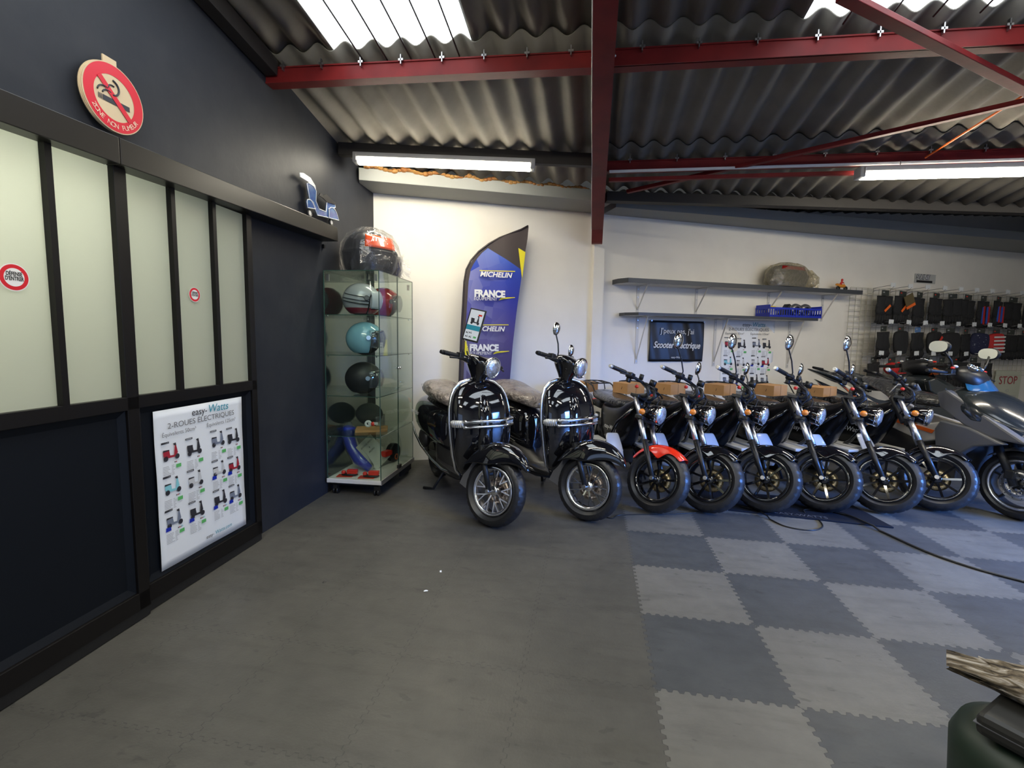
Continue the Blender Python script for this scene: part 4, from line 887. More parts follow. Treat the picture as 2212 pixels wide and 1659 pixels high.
def onflag(s, size, x, z, **k): wtext(s, size, x, z, M_fw, fl, -FO-.021, ext=.0005, **k)
onflag('MICHELIN', .070, 1.02, 1.905, bold=.0018, shear=.25, sx=1.05); onflag('MICHELIN', .068, .975, 1.360, bold=.0018, shear=.25, sx=1.0)
onflag('FRANCE', .092, .965, 1.705, bold=.005, sx=.93); onflag('EQUIPEMENT', .045, .960, 1.669, shear=.08, sx=.9)
onflag('FRANCE', .090, .921, 1.160, bold=.005, sx=.90); onflag('EQUIPEMENT', .044, .918, 1.120, shear=.08, sx=.9)
g = MB(); g.tube([(x-.008,-FO,z) for x,z in outl]+[(.79,-FO,.03)], .009, 8); g.build('flag_pole', mat('flag_brown_pole',(.03,.02,.02),.4), fl)
g = MB(); g.tube([(.55,-FO,.012),(1.05,-FO,.012)], .012, 8); g.tube([(.79,-FO-.25,.012),(.79,-FO+.18,.012)], .012, 8); g.cyl((.79,-FO,.0),(.79,-FO,.08),.02,seg=12); g.build('flag_base', M_black, fl)
tag(fl, 'tall curved blue feather flag printed MICHELIN and FRANCE EQUIPEMENT against the white wall', 'flag')
# ======================= posters =======================
COLS = [8,4,9,4,7,10,9,8,10,4,4,9]
def poster(o_, u0, u1, z0, z1, y, lab, seed, faded=1):
    t = o_; W, H = u1-u0, z1-z0; rnd = random.Random(seed)
    def fn(u, v): return (u0+W*u, y-.002-.0015*math.sin(u*9+v*4)-.001*math.sin(v*14), z0+H*v)
    g = MB(); g.grid(fn, 16, 20); g.build('poster_sheet', M_paper, t, solid=.0008)
    yy = y-.0065
    g = MB(); X = lambda a: u0+W*a; Z = lambda a: z0+H*a
    def rect(a,b,c,d,mi): g.mi = mi; g.add([(X(a),yy,Z(c)),(X(b),yy,Z(c)),(X(b),yy,Z(d)),(X(a),yy,Z(d))],[(0,1,2,3)],False)
    k = 0
    for ci, cx in enumerate((.14,.38,.66,.86)):
        for ri in range(3):
            cz = .725-.215*ri-(.01 if ci%2 else 0)
            g.mi = [8,7,9, 4,10,4, 9,10,4, 4,8,9][k % 12]; pict(g, X(cx), Z(cz), W*.17, yy)
            if k in (2,5,7,10,11,8): g.mi = 6; pict_z = Z(cz)-W*.07; g.add([(X(cx)-W*.09,yy-.0004,pict_z-.006),(X(cx)-W*.035,yy-.0004,pict_z-.006),(X(cx)-W*.04,yy-.0004,pict_z+.012),(X(cx)-W*.085,yy-.0004,pict_z+.014)],[(0,1,2,3)],False)
            for r in range(7):
                if r%1 == 0: rect(cx-.085,cx-.085+.05+.03*rnd.random(),cz-.083-r*.0095,cz-.080-r*.0095,5); rect(cx+.0,cx+.0+.015+.02*rnd.random(),cz-.083-r*.0095,cz-.080-r*.0095,5)
            rect(cx+.045,cx+.095,cz-.105,cz-.082,3)
            rect(cx-.09,cx-.015,cz+.062,cz+.074,4); rect(cx-.083,cx-.022,cz+.065,cz+.071,0)
            for q in range(2+k%3): rect(cx+.03+q*.014,cx+.04+q*.014,cz-.069,cz-.061,[4,8,9,7][q%4])
            k += 1
    g.build('poster_print', M_print, t)
    K = M_print[4]; Tl = M_print[1]; G_ = mat('print_midgrey',(.16,.16,.18),.6)
    ty_ = y-.0075
    wtext('easy-', W*.085, X(.37), Z(.93), K, t, ty_, ext=0); wtext('Watts', W*.10, X(.555), Z(.93), Tl, t, ty_, shear=.15, ext=0)
    wtext('2-ROUES ÉLECTRIQUES', W*.066, X(.5), Z(.878), G_, t, ty_, align='CENTER', ext=0, sx=1.12)
    wtext('Équivalents 50cm³', W*.047, X(.06), Z(.832), G_, t, ty_, ext=0, sx=1.02); wtext('Équivalents 125cm³', W*.047, X(.53), Z(.832), G_, t, ty_, ext=0, sx=1.0)
    wtext('easy-', W*.045, X(.47), Z(.055), K, t, ty_, ext=0); wtext('Watts.com', W*.048, X(.575), Z(.055), Tl, t, ty_, shear=.15, ext=0)
    return tag(t, lab, 'poster', 'bike range posters')
p1 = onL(root('wall_poster')); poster(p1, -1.352,-.757,.152,.925,-.050,'easy-Watts range poster of scooters taped on the lower door panel', 3)
p2 = root('wall_poster', BO, BA); poster(p2, 4.10,4.89,.52,1.555,.002,'easy-Watts range poster on the white wall below the lower shelf', 4)
# black slogan banner
bn = root('slogan_banner', BO, BA)
g = MB(); g.grid(lambda u,v: (3.09+.735*u, -.012-.010*abs(math.sin(u*7+v*1.5))-.006*math.sin(u*19+v*3), 1.045+.482*v), 60, 16); g.build('banner_sheet', mat('black_vinyl',(.012,.012,.014),.36), bn, solid=.001)
M_bt = mat('banner_white',(.7,.7,.7),.6)
wtext("J'peux pas, j'ai", .088, 3.455, 1.375, M_bt, bn, -.032, align='CENTER', sx=.93, rot=-.015); wtext('Scooter Électrique', .105, 3.455, 1.205, M_bt, bn, -.032, align='CENTER', shear=.3, sx=.80, bold=.0025, rot=-.01); wtext('easy-Watts', .032, 3.455, 1.085, M_bt, bn, -.032, align='CENTER', shear=.15)
g = MB()
for x,z in ((3.10,1.52),(3.815,1.52)): g.cyl((x,-.012,z),(x,-.04,z),.009,seg=12)
g.build('eyelet', M_steel, bn)
tag(bn, "glossy black banner reading J'peux pas, j'ai Scooter Électrique below the shelves", 'banner')
# ======================= shelves =======================
M_shelf = mat('dark_grey_edge',(.045,.05,.06),.45); M_under = mat('white_shelf_board',(.72,.70,.66),.5)
def shelf(u0, u1, z0, z1, cut, lab, depth=.25):
    t = root('wall_shelf', BO, BA); p = [(u0-.0,-.004),(u0,-.13),(u0+cut,-depth),(u1,-depth),(u1,-.004)]
    g = MB(); g.prism(p, z0, z1-.004, 'z'); b = g.build('shelf_board', [M_under], t)
    g = MB(); q = [(u0-.003,-.002),(u0-.003,-.132),(u0+cut-.002,-depth-.003),(u1+.003,-depth-.003),(u1+.003,-.002)]
    g.prism(q, z1-.004, z1, 'z')
    for (a,b1),(c,d) in zip(q, q[1:]):
        A = Vector((a,b1,(z0+z1)/2)); B = Vector((c,d,(z0+z1)/2)); g.bar(A, B, .004, z1-z0)
    g.build('edge_band', M_shelf, t); return tag(t, lab, 'shelf', 'two long wall shelves')
shelf(2.60,5.97,1.915,1.966,.06,'long dark-edged upper wall shelf carrying the bagged top case')
shelf(2.70,5.29,1.565,1.598,.10,'shorter dark-edged lower wall shelf carrying the blue crate')
M_brk = mat('white_bracket',(.62,.60,.56),.5)
def bracket(u, ztop, drop, depth, diag, lab):
    t = root('shelf_bracket', BO, BA); g = MB(); g.bb(u-.018,u+.018,-.006,-.002,ztop-drop,ztop); g.bb(u-.014,u+.014,-depth,-.002,ztop-.006,ztop); g.build('bracket_plate', M_brk, t)
    g = MB(); g.bar((u+.0,-.008,ztop-drop*diag),(u+.0,-depth*.93,ztop-.008), .016, .006, (1,0,0)); g.build('bracket_strut', M_brk, t)
    for dz in (.04,.13,drop-.03): g = MB(); g.cyl((u,-.006,ztop-dz),(u,-.010,ztop-dz),.007,seg=8); g.build('screw', M_steel, t)
    return tag(t, lab, 'bracket', 'shelf brackets')
bracket(2.925,1.914,.30,.22,.9,'short bracket at the left end of the upper shelf'); bracket(3.71,1.914,.30,.22,.9,'short bracket under the middle of the upper shelf'); bracket(4.76,1.914,.26,.22,.9,'short bracket under the upper shelf, left of the blue crate'); bracket(5.62,1.914,.34,.22,.9,'bracket near the right end of the upper shelf')
bracket(2.935,1.562,.545,.23,.9,'tall bracket under the lower shelf, left of the black banner'); bracket(4.0,1.562,.575,.23,.9,'tall bracket under the lower shelf, between banner and poster'); bracket(5.12,1.562,.60,.23,.9,'tall bracket under the lower shelf, right of the poster')
# top cases in plastic bags
def topcase(loc, rz, w_, d, h, mlens, label, lens_hi, name='bagged_top_case', mbag=None, tail=1):
    mbag = mbag or M_clear
    t = root(name, loc, rz); N = 28
    g = MB(); rings = []
    for u, q, dx in [(0,.55,0),(.03,.75,0),(.12,.9,0),(.35,1,0),(.5,.99,0),(.51,1.02,0),(.54,1.02,0),(.56,.98,0),(.75,.88,-.01),(.9,.68,-.02),(.98,.42,-.02),(1,.2,-.02)]:
        rings.append([(dx+w_/2*q*sgp(math.cos(a),.62), d/2*q*sgp(math.sin(a),.62), h*u) for a in [2*PI*k/N for k in range(N)]])
    g.loft(rings); b = g.build('case_shell', mat('case_black',(.016,.019,.024),.4), t, sub=1)
    g = MB()
    a0, a1, z0, z1 = lens_hi; rr = []
    for k in range(6):
        u = z0+(z1-z0)*k/5; q = 1.0-.55*max(0,(u-.55))**1.15+.03; rr.append([(w_/2*q*sgp(math.cos(a),.62)*1.01-.01, d/2*q*sgp(math.sin(a),.62)*1.03, h*u) for a in [math.radians(a0+(a1-a0)*j/8) for j in range(9)]])
    g.loft(rr, False, False); g.build('case_reflector', mlens, t, solid=.006)
    g = MB(); g.box((-w_*.12,-d*.42,h*.62),(w_*.10,.03,h*.22)); g.build('case_latch', M_black, t, bevel=.01)
    g = MB(); rings = []; rnd = random.Random(5)
    for u, q in [(-.0,.85),(.0,1.02),(.2,1.10),(.45,1.10),(.7,1.02),(.9,.82),(1.02,.5),(1.05,.15)]:
        rings.append([((w_/2*q+.012*rnd.random())*sgp(math.cos(a),.7)*(1.0+.25*max(0,math.cos(a))**6*(1 if u < .5 else .3)), (d/2*q+.010*rnd.random())*sgp(math.sin(a),.7), max(.001,h*u*1.03)) for a in [2*PI*k/N for k in range(N)]])
    rnd2 = random.Random(9); rings = [[(p[0]*(1+rnd2.uniform(-.035,.035)), p[1]*(1+rnd2.uniform(-.035,.035)), p[2]*(1+rnd2.uniform(-.03,.03))) for p in r] for r in rings]
    g.smooth = False; g.loft(rings); bag = g.build('plastic_bag', mbag, t)
    g = MB()
    for k in range(10): 
        aa = rnd.uniform(-.6,.6); g.add([(w_*.50,0,h*.4),(w_*.50+.15,.07*math.sin(k*2.1),h*.35+.11*math.cos(k*1.7)),(w_*.50+.18,.07*math.sin(k*2.1+.9),h*.33+.11*math.cos(k*1.7+.9))],[(0,1,2)],False)
    g.build('bag_knot', mbag, bag); return tag(t, label, 'top case', 'top cases in clear plastic bags')
# ======================= glass display cabinet =======================
CX, CY, CA = -2.150, .655, 2.3
cb = root('glass_display_cabinet', (CX,CY,0), CA); hw, hd, zb, zt = .225, .385, .135, 1.79
g = MB(); g.bb(-hw-.008,hw+.008,-hd-.008,hd+.008,.10,zb); g.build('base_board', M_under, cb, bevel=.004)
g = MB(); g.bb(hw+.006,hw+.011,-hd-.01,hd+.01,.10,zb+.002); g.build('edge_trim', M_alu, cb)
g = MB(); g.bb(hw-.03,hw-.01,.1,hd-.02,.03,.10); g.bb(-hw,hw-.04,-hd+.05,hd-.02,.07,.10); g.build('plinth', M_matt, cb)
for x,y in ((-hw+.05,-hd+.04),(hw-.05,-hd+.04),(-hw+.05,hd-.05),(hw-.05,hd-.05)):
    g = MB(); 
    for s in (-1,1): g.cyl((x+s*.014-.007,y,.026),(x+s*.014+.007,y,.026),.026,seg=18)
    g.box((x,y,.062),(.035,.04,.035)); g.box((x,y,.095),(.05,.05,.012)); g.build('caster', M_black, cb)
M_gedge = mat('glass_edge_green',(.04,.09,.07),.15,coat=1)
def pane(x0,x1,y0,y1,z0,z1,name='glass_pane'):
    g = MB(); g.bb(x0,x1,y0,y1,z0,z1); o = g.build(name, M_glass, cb); return o
pane(-hw,-hw+.005,-hd,hd,zb,zt); pane(-hw,hw,-hd,-hd+.005,zb,zt); pane(-hw,hw,hd-.005,hd,zb,zt); pane(-hw,hw,-hd,hd,zt,zt+.005,'glass_top')
for y0,y1 in ((-hd,-.003),(.003,hd)):
    g = MB(); g.bb(hw,hw+.005,y0,y1,zb+.004,zt-.002); dr = g.build('glass_door', M_glass, cb)
    g = MB(); e = (y0 if y0 > 0 else y1); g.bb(hw-.0005,hw+.0055,e-.0015,e+.0015,zb,zt); g.build('door_edge', M_gedge, dr)
    g = MB(); yk = .022 if y0 > 0 else -.022; g.cyl((hw+.005,yk,1.02),(hw+.022,yk,1.02),.007,.011,14); g.build('door_knob', M_chrome, dr)
g = MB()
for x,y in ((-hw,-hd),(hw,-hd),(hw,hd),(-hw,hd)): g.bb(x-.003,x+.003,y-.003,y+.003,zb,zt)
for z in (zt+.003,):
    g.bar((-hw,-hd,z),(hw,-hd,z),.006,.006); g.bar((hw,-hd,z),(hw,hd,z),.006,.006); g.bar((hw,hd,z),(-hw,hd,z),.006,.006); g.bar((-hw,hd,z),(-hw,-hd,z),.006,.006)
g.build('glass_edge', M_gedge, cb)
shz = (1.455,1.138,.812,.486)
for z in shz:
    g = MB(); g.bb(-hw+.006,hw-.004,-hd+.006,hd-.006,z-.005,z); s_ = g.build('glass_shelf', M_glass, cb)
    g = MB()
    for a,b in (((-hw+.006,-hd+.006,z-.002),(hw-.004,-hd+.006,z-.002)),((hw-.004,-hd+.006,z-.002),(hw-.004,hd-.006,z-.002))): g.bar(a,b,.004,.005)
    g.build('shelf_edge', M_gedge, s_)
    g = MB()
    for x in (-hw+.02,hw-.03):
        for y in (-hd+.012,hd-.012): g.cyl((x,y,z-.016),(x,y,z-.004),.006,seg=8)
    g.build('shelf_support', M_chrome, s_)
g = MB()
for y in (-hd,hd-.03):
    for x in (-hw+.03,hw-.03): g.box((x,y+.01,zt-.05),(.02,.016,.05))
g.build('corner_clamp', M_steel, cb)
g = MB(); g.box((hw+.01,.0,zb+.02),(.02,.06,.03)); g.build('door_hinge', M_black, cb)
tag(cb, 'tall glass display cabinet on casters holding helmets, in the corner', 'cabinet')
CM = Matrix.Translation((CX,CY,0)) @ Matrix.Rotation(math.radians(CA),4,'Z')
def inC(x,y,z): return tuple(CM @ Vector((x,y,z)))
def helmet(loc, rz, mshell, lab, full=False, mvis=None, stripes=None, r=.125, name='helmet'):
    t = root(name, loc, rz); cz = r*.98; sx, sy, sz = r*1.18, r*.98, r*1.08
    op = lambda az, el: abs(az) < (1.12 if not full else .95) and (-.62 if full else -1.3) < el < .42
    g = MB(); nu, nv = 40, 26
    vs = []; fs = []
    for i in range(nv+1):
        el = -1.0+ (PI/2+1.0)*i/nv
        for j in range(nu):
            az = -PI+2*PI*j/nu
            k = 1+ (.10 if full and el < -.2 else 0)*max(0,math.cos(az))**2
            vs.append((sx*k*math.cos(el)*math.cos(az), sy*math.cos(el)*math.sin(az), cz+sz*math.sin(el)))
    for i in range(nv):
        for j in range(nu):
            el = -1.0+(PI/2+1.0)*(i+.5)/nv; az = -PI+2*PI*(j+.5)/nu
            if az > PI: az -= 2*PI
            if not op(az, el): fs.append((i*nu+j,i*nu+(j+1)%nu,(i+1)*nu+(j+1)%nu,(i+1)*nu+j))
    g.add(vs, fs); 
    mi = [mshell]+(stripes or [])
    sh = g.build('helmet_shell', mi, t, sub=1, solid=.012)
    if stripes:
        for p in sh.data.polygons:
            c = p.center; az = math.atan2(c.y, c.x); q = (c.z-cz)/sz - .25*abs(az)/PI
            if (c.z-cz)/sz < -.46: p.material_index = 2
        for s in (-1,1):
            for k,(e0,e1,w0) in enumerate(((-.30,-.05,.009),(-.12,.12,.007),(.10,.38,.006))):
                g = MB(); g.tube([(sx*1.03*math.cos(e)*math.cos(a), s*sy*1.03*math.cos(e)*math.sin(a), cz+sz*1.03*math.sin(e)) for a,e in [(1.15+1.6*i/10, e0+(e1-e0)*(i/10)**1.5) for i in range(11)]], [w0*(1-.7*i/10) for i in range(11)], 6, flat=.5); g.build('helmet_decal', stripes[0], sh)
    g = MB(); g.sph((-.006,0,cz-.01), (sx*.86,sy*.86,sz*.86), 20, 12); g.build('helmet_lining', M_matt, t)
    g = MB(); a0 = 1.25 if not full else 1.05
    g.grid(lambda u,v: ((sx+.016)*math.cos(-.50+.98*v)*math.cos(-a0+2*a0*u), (sy+.012)*math.cos(-.50+.98*v)*math.sin(-a0+2*a0*u), cz+(sz+.014)*math.sin(-.50+.98*v)), 20, 8); g.build('visor', mvis or M_smoke, t, solid=.003)
    pts = [(sx*1.02*math.cos(e)*math.cos(a), sy*1.02*math.cos(e)*math.sin(a), cz+sz*1.02*math.sin(e)) for a,e in [(1.12,-.95),(1.14,-.4),(1.12,.1),(.9,.42),(.45,.45),(0,.46),(-.45,.45),(-.9,.42),(-1.12,.1),(-1.14,-.4),(-1.12,-.95)]]
    g = MB(); g.tube(pts, .006, 6); g.build('edge_trim', M_black, t)
    for s in (-1,1): g = MB(); y = s*(sy+.004); g.cyl((sx*.28,y*.95,cz+.01),(sx*.28,y*1.07,cz+.01),.022,.018,18); g.build('visor_pivot', M_chrome if not full else M_grey, t)
    return tag(t, lab, 'helmet', 'helmets in the glass cabinet')
M_ltblue = mat('sky_blue_gloss',(.25,.50,.62),.15,coat=1)
helmet(inC(-.0,-.20,shz[0]+.001), 25, mat('silver_white_gloss',(.42,.43,.46),.2,coat=1), 'silver and white full-face helmet on the top glass shelf', True, M_pale, [M_black, mat('deep_red',(.2,.01,.03),.3,coat=1)], r=.128)
helmet(inC(.04,.16,shz[0]+.001), 35, mat('helmet_red',(.50,.02,.02),.15,coat=1), 'red helmet with clear visor behind the silver one on the top glass shelf', False, M_cvis, r=.128)
helmet(inC(.02,-.19,shz[1]+.001), 20, M_ltblue, 'sky blue open-face helmet on the second glass shelf', False, M_cvis, r=.130)
helmet(inC(.0,-.18,shz[2]+.001), 22, mat('helmet_matt_black',(.018,.018,.018),.45), 'matt black open-face helmet on the third glass shelf', False, M_cvis, r=.128)
# small goods in the cabinet
t = root('spare_visor_set', inC(.03,-.10,shz[3]+.022), 20)
g = MB(); g.grid(lambda u,v: (.11*math.cos(-1.2+2.4*u), .10*math.sin(-1.2+2.4*u), .02+.09*v), 16, 4); g.build('clear_visor', M_cvis, t, solid=.002)
g = MB(); g.lathe([(.012,-.004),(.03,-.004),(.03,.004),(.012,.004)],(-.02,-.09,.05),(0,1,0),20,True); g.bar((-.02,-.09,.05),(.06,-.11,.055),.008,.02); g.build('visor_bracket', M_white, t); g = MB(); g.sph((.02,-.10,.05),(.018,.01,.018),10,8); g.build('visor_button', M_red, t); tag(t, 'clear spare visor with white brackets on the lowest glass shelf', 'visor')
g = MB(); g.bb(-.13,.13,-.10,.10,0,.018); o = g.build('cardboard_tray', M_card); o.location = inC(.03,-.10,shz[3]+.001); o.rotation_euler.z = .4; tag(o, 'flat cardboard tray under the spare visor in the cabinet', 'tray')
g = MB(); g.sph((0,0,.10),(.13,.09,.10),18,10); o = g.build('fabric_pouch', mat('grey_mesh_cloth',(.05,.055,.05),.8), sub=1); o.location = inC(-.09,.12,shz[3]+.003); tag(o, 'dark grey fabric pouch at the back of the lowest glass shelf', 'pouch')
t = root('bagged_lock', inC(-.10,-.10,zb+.002), -20); g = MB(); g.tube([(-.10,0,.36),(-.12,0,.28),(-.07,0,.18),(.02,0,.08),(.14,0,.03)], [.05,.055,.05,.05,.03], 14); g.build('blue_cover', M_blue, t); g = MB(); g.tube([(-.11,0,.40),(-.12,0,.28),(-.06,0,.17),(.03,0,.09),(.16,0,.04)], [.03,.065,.06,.07,.03], 12); g.build('clear_bag', M_clear, t); tag(t, 'blue strap lock in a clear bag standing at the bottom of the cabinet', 'lock')
t = root('paper_notice', inC(.10,.03,zb+.01), 62); g = MB(); M_not = mat('notice_paper',(.55,.55,.47),.6)
Rn = Matrix.Rotation(math.radians(-30),4,'X') @ Matrix.Rotation(math.radians(-28),4,'Y'); g.T = Rn; g.bb(-.105,.105,-.001,.001,.03,.30); g.build('paper_sheet', M_not, t)
wtext('ANTIVOL MOTO', .022, 0, .25, M_black, t, -.003, align='CENTER', ext=0, frame=Rn); wtext('&', .02, 0, .215, M_black, t, -.003, align='CENTER', ext=0, frame=Rn); wtext('PROMO', .022, 0, .18, M_black, t, -.003, align='CENTER', ext=0, frame=Rn); tag(t, 'pale paper notice leaning inside the cabinet base', 'paper')
def lock(x, y, a, lab):
    t = root('disc_lock', inC(x,y,zb+.001), a); g = MB(); g.bb(-.08,.05,-.04,.04,0,.004); g.build('lock_card', mat('card_redorange',(.6,.05,.02),.5), t)
    g = MB(); g.bb(-.0,.085,-.022,.022,.02,.055); g.sph((-.03,0,.03),(.02,.02,.018),10,8); g.build('lock_body', M_red, t, bevel=.008); g = MB(); g.sph((.02,0,.014),(.07,.03,.013),14,8); g.build('lock_base', M_black, t); return tag(t, lab, 'lock', 'red disc locks in the cabinet')
lock(-.10,-.30,10,'red disc lock at the front left corner of the cabinet base'); lock(.09,-.31,10,'red disc lock at the front right corner of the cabinet base'); 
t = root('lock_pouch', inC(.10,.20,zb+.001), 80); g = MB(); g.cyl((0,.03,.09),(0,-.03,.09),.085,seg=28); g.build('round_pouch', M_black, t, bevel=.012); g = MB(); g.bb(-.16,-.05,-.03,.02,.08,.13); g.build('red_box', M_red, t, bevel=.006); g = MB(); g.lathe([(.018,-.001),(.028,-.001),(.028,.001),(.018,.001)],(.01,-.031,.05),(0,1,0),20,True); g.build('pouch_logo', M_orange, t); tag(t, 'round black pouch with red lock box at the back of the cabinet base', 'pouch')
topcase(inC(.0,-.02,zt+.006), 62, .42, .36, .36, mat('reflector_orange',(.85,.10,.02),.25,coat=1), 'black top case with orange reflector in a clear bag on the glass cabinet', (-128,-62,.58,.86))
g = MB(); g.bb(-.05,.05,-.14,.14,0,.20); o = g.build('backrest_pad', M_black, bevel=.03); o.location = inC(.10,.27,zt+.006); o.rotation_euler.z = .5; tag(o, 'black pad behind the bagged top case on the cabinet', 'pad')
topcase(tuple(bw(4.88,.155,1.967)), BA+4, .58, .22, .27, mat('reflector_dark_red',(.28,.01,.01),.25,coat=1), 'dark top case with red reflector in a yellowed clear bag on the upper shelf', (-125,-55,.74,.9), mbag=M_ybag)
g = MB(); g.smooth = False; _r = random.Random(4)
g.loft([[(x, q*.11*math.cos(a)*(1+_r.uniform(-.2,.2)), .10*1+q*.12*math.sin(a)*(1+_r.uniform(-.2,.2))) for a in [2*PI*k/12 for k in range(12)]] for x,q in ((.26,.9),(.32,1.0),(.40,.85),(.46,.55),(.50,.2))])
_tc = [o for o in bpy.data.objects if o.name.startswith('bagged_top_case') and 'yellowed' in o.get('label','')][0]; g.build('bag_tail', M_ybag, _tc)
# blue crate on the lower shelf
t = root('blue_crate', bw(4.96,.13,1.599), BA); g = MB(); W, D, H = .78, .22, .115
g.bb(-W/2,W/2,-D/2,D/2,0,.006)
for s in (-1,1):
    g.bb(-W/2,W/2,s*D/2-.003,s*D/2+.003,0,.025); g.bb(-W/2,W/2,s*D/2-.004,s*D/2+.004,H-.022,H)
    for k in range(23): x = -W/2+W*k/22; g.bb(x-.005,x+.005,s*D/2-.003,s*D/2+.003,0,H)
    g.bb(s*W/2-.003,s*W/2+.003,-D/2,D/2,0,.05); g.bb(s*W/2-.004,s*W/2+.004,-D/2,D/2,H-.02,H+.03)
    for k in range(7): y = -D/2+D*k/6; g.bb(s*W/2-.003,s*W/2+.003,y-.005,y+.005,0,H)
g.bb(-.008,.008,-D/2-.006,-D/2,0,H)
g.build('crate_basket', M_blue, t); tag(t, 'bright blue slatted plastic crate on the lower shelf', 'crate')
def small(name, x, lab, fn, cat, grp=None, z=1.606, off=.12):
    t = root(name, bw(x,off,z), BA); fn(t); return tag(t, lab, cat, grp)
def f1(t): g = MB(); g.cyl((0,0,0),(0,0,.10),.045,seg=20); g.build('tin_body', M_white, t); g = MB(); g.cyl((0,0,.10),(0,0,.125),.05,seg=20); g.build('tin_lid', mat('yellow_lid',(.8,.6,.02),.4), t)
small('paint_tin', 4.70, 'white tin with a yellow lid in the left of the blue crate', f1, 'tin')
def f2(t): g = MB(); g.box((0,0,.085),(.03,.09,.17), Matrix.Rotation(.6,3,'Y')); g.build('folder_body', M_black, t, bevel=.004)
small('black_folder', 4.90, 'black item leaning in the middle of the blue crate', f2, 'box')
for i,x in enumerate((5.07,5.22)):
    def f3(t): 
        g = MB(); g.lathe([(.04,-.04),(.075,-.03),(.085,0),(.075,.03),(.04,.04)],(0,0,.088),(0,1,0),24,True); g.build('coil_ring', M_steel, t); g = MB(); g.lathe([(.03,-.03),(.045,-.03),(.045,.03),(.03,.03)],(0,0,.088),(0,1,0),20,True); g.build('coil_core', M_black, t)
    small('metal_roll', x, ['round steel roll in the blue crate, the left of two','round steel roll at the right end of the blue crate'][i], f3, 'roll', 'rolls in the blue crate')
# toy motorbike with red rider at the end of the upper shelf
t = root('toy_motorbike', bw(5.78,.12,1.967), BA)
for x in (-.055,.065): g = MB(); g.lathe([(.012,-.008),(.026,-.010),(.03,0),(.026,.010),(.012,.008)],(x,0,.03),(0,1,0),18,True); g.build('toy_wheel', M_black, t)
g = MB(); g.sph((0,0,.06),(.07,.02,.022),14,8); g.sph((-.07,0,.075),(.035,.015,.015),10,6); g.tube([(.06,0,.03),(.035,0,.09)],.006,6); g.build('toy_body', mat('toy_orange',(.75,.28,.03),.35), t)
g = MB(); g.tube([(-.02,0,.075),(-.005,0,.11),(.03,0,.10)],[.016,.014,.008],8); g.sph((.0,0,.135),(.016,.014,.017),10,8); g.build('toy_rider', M_red, t)
tag(t, 'small orange toy motorbike with red rider at the right end of the upper shelf', 'toy')
# S-LINE plate
t = root('brand_plate', BO, BA); g = MB(); g.bb(7.19,7.58,-.012,-.002,2.145,2.27); g.build('plate_body', mat('pale_plate',(.5,.5,.48),.5), t); g = MB(); g.bb(7.22,7.52,-.014,-.012,2.152,2.182); g.build('plate_bar', M_black, t)
wtext('S-LINE', .088, 7.205, 2.198, M_matt, t, -.014, shear=.3, bold=.006, sx=1.0); wtext('S-LINE', .088, 7.205, 2.198, mat('silver_edge',(.75,.77,.8),.3), t, -.016, shear=.3, sx=1.0); tag(t, 'grey S-LINE name plate on the wall above the glove display', 'sign')
# ---- wire grid with hanging goods ----
t = root('wire_grid_panel', BO, BA); M_wire = mat('cream_wire',(.5,.47,.38),.45); M_wirel = M_wire
gu0, gu1, gz0, gz1, go = 6.02, 9.6, .85, 2.03, .045
g = MB()
for k in range(37): u = gu0+(gu1-gu0)*k/36; g.bb(u-.003,u+.003,-go-.003,-go+.003,gz0,gz1)
g.build('upright_wires', M_wire, t)['kind'] = 'stuff'
g = MB()
for k in range(17): z = gz0+(gz1-gz0)*k/16; g.bb(gu0,gu1,-go-.009,-go-.003,z-.003,z+.003)
g.build('cross_wires', M_wire, t)['kind'] = 'stuff'
tag(t, 'cream wire grid panel on the back wall behind the hanging gloves', 'grid panel')
M_gl = mat('black_fabric',(.014,.014,.015),.85,bump=(30,.5,.01)); M_hdr = mat('header_card_dark',(.03,.035,.03),.5)
M_bluecard = mat('card_blue',(.10,.20,.42),.5); M_flagr = mat('red_fabric',(.50,.02,.02),.7); M_blf = mat('blue_fabric',(.02,.10,.50),.7)
def glove_parts(t, rnd, accent=None, kind='glove'):
    """pair of gloves hanging cuff down, fingers up or down, each with five fingers"""
    for s in (-1,1):
        g = MB(); x0 = s*.078; rr = [(-.33,.070),(-.28,.084),(-.22,.080),(-.17,.062),(-.12,.070),(-.08,.074)]
        g.loft([[(x0+w_*math.cos(a), -.0+s*.012+.022*math.sin(a), z) for a in [2*PI*k/12 for k in range(12)]] for z,w_ in rr[::-1]])
        for f in range(4): xx = x0-.050+.034*f; g.tube([(xx,s*.012,-.32),(xx+.007*(f-1.5),s*.012-.010,-.38),(xx+.012*(f-1.5),s*.012+.006,-.43-.015*(1.5-abs(f-1.5)))],[.021,.019,.013],8)
        g.tube([(x0+s*.06,s*.012,-.22),(x0+s*.07,s*.012-.008,-.27),(x0+s*.068,s*.012-.008,-.31)],[.014,.013,.010],8)
        g.build('glove', M_gl, t, sub=0)
    if accent == 'br':
        for s in (-1,1):
            g = MB(); g.mi = 0; g.bar((s*.055-.02,-.035,-.16),(s*.055-.03,-.04,-.38),.02,.004,(1,0,0)); g.mi = 1; g.bar((s*.055+.008,-.035,-.15),(s*.055+.012,-.04,-.39),.028,.004,(1,0,0)); g.build('colour_panel', [M_blf,M_flagr], t)
    elif accent is not None:
        g = MB(); g.T = Matrix.Translation((.0,-.04,-.24)) @ Matrix.Rotation(rnd.uniform(.4,.9),4,'Y'); g.bb(-.015,.015,-.004,0,-.06,.06); g.build('hang_tag', accent, t)
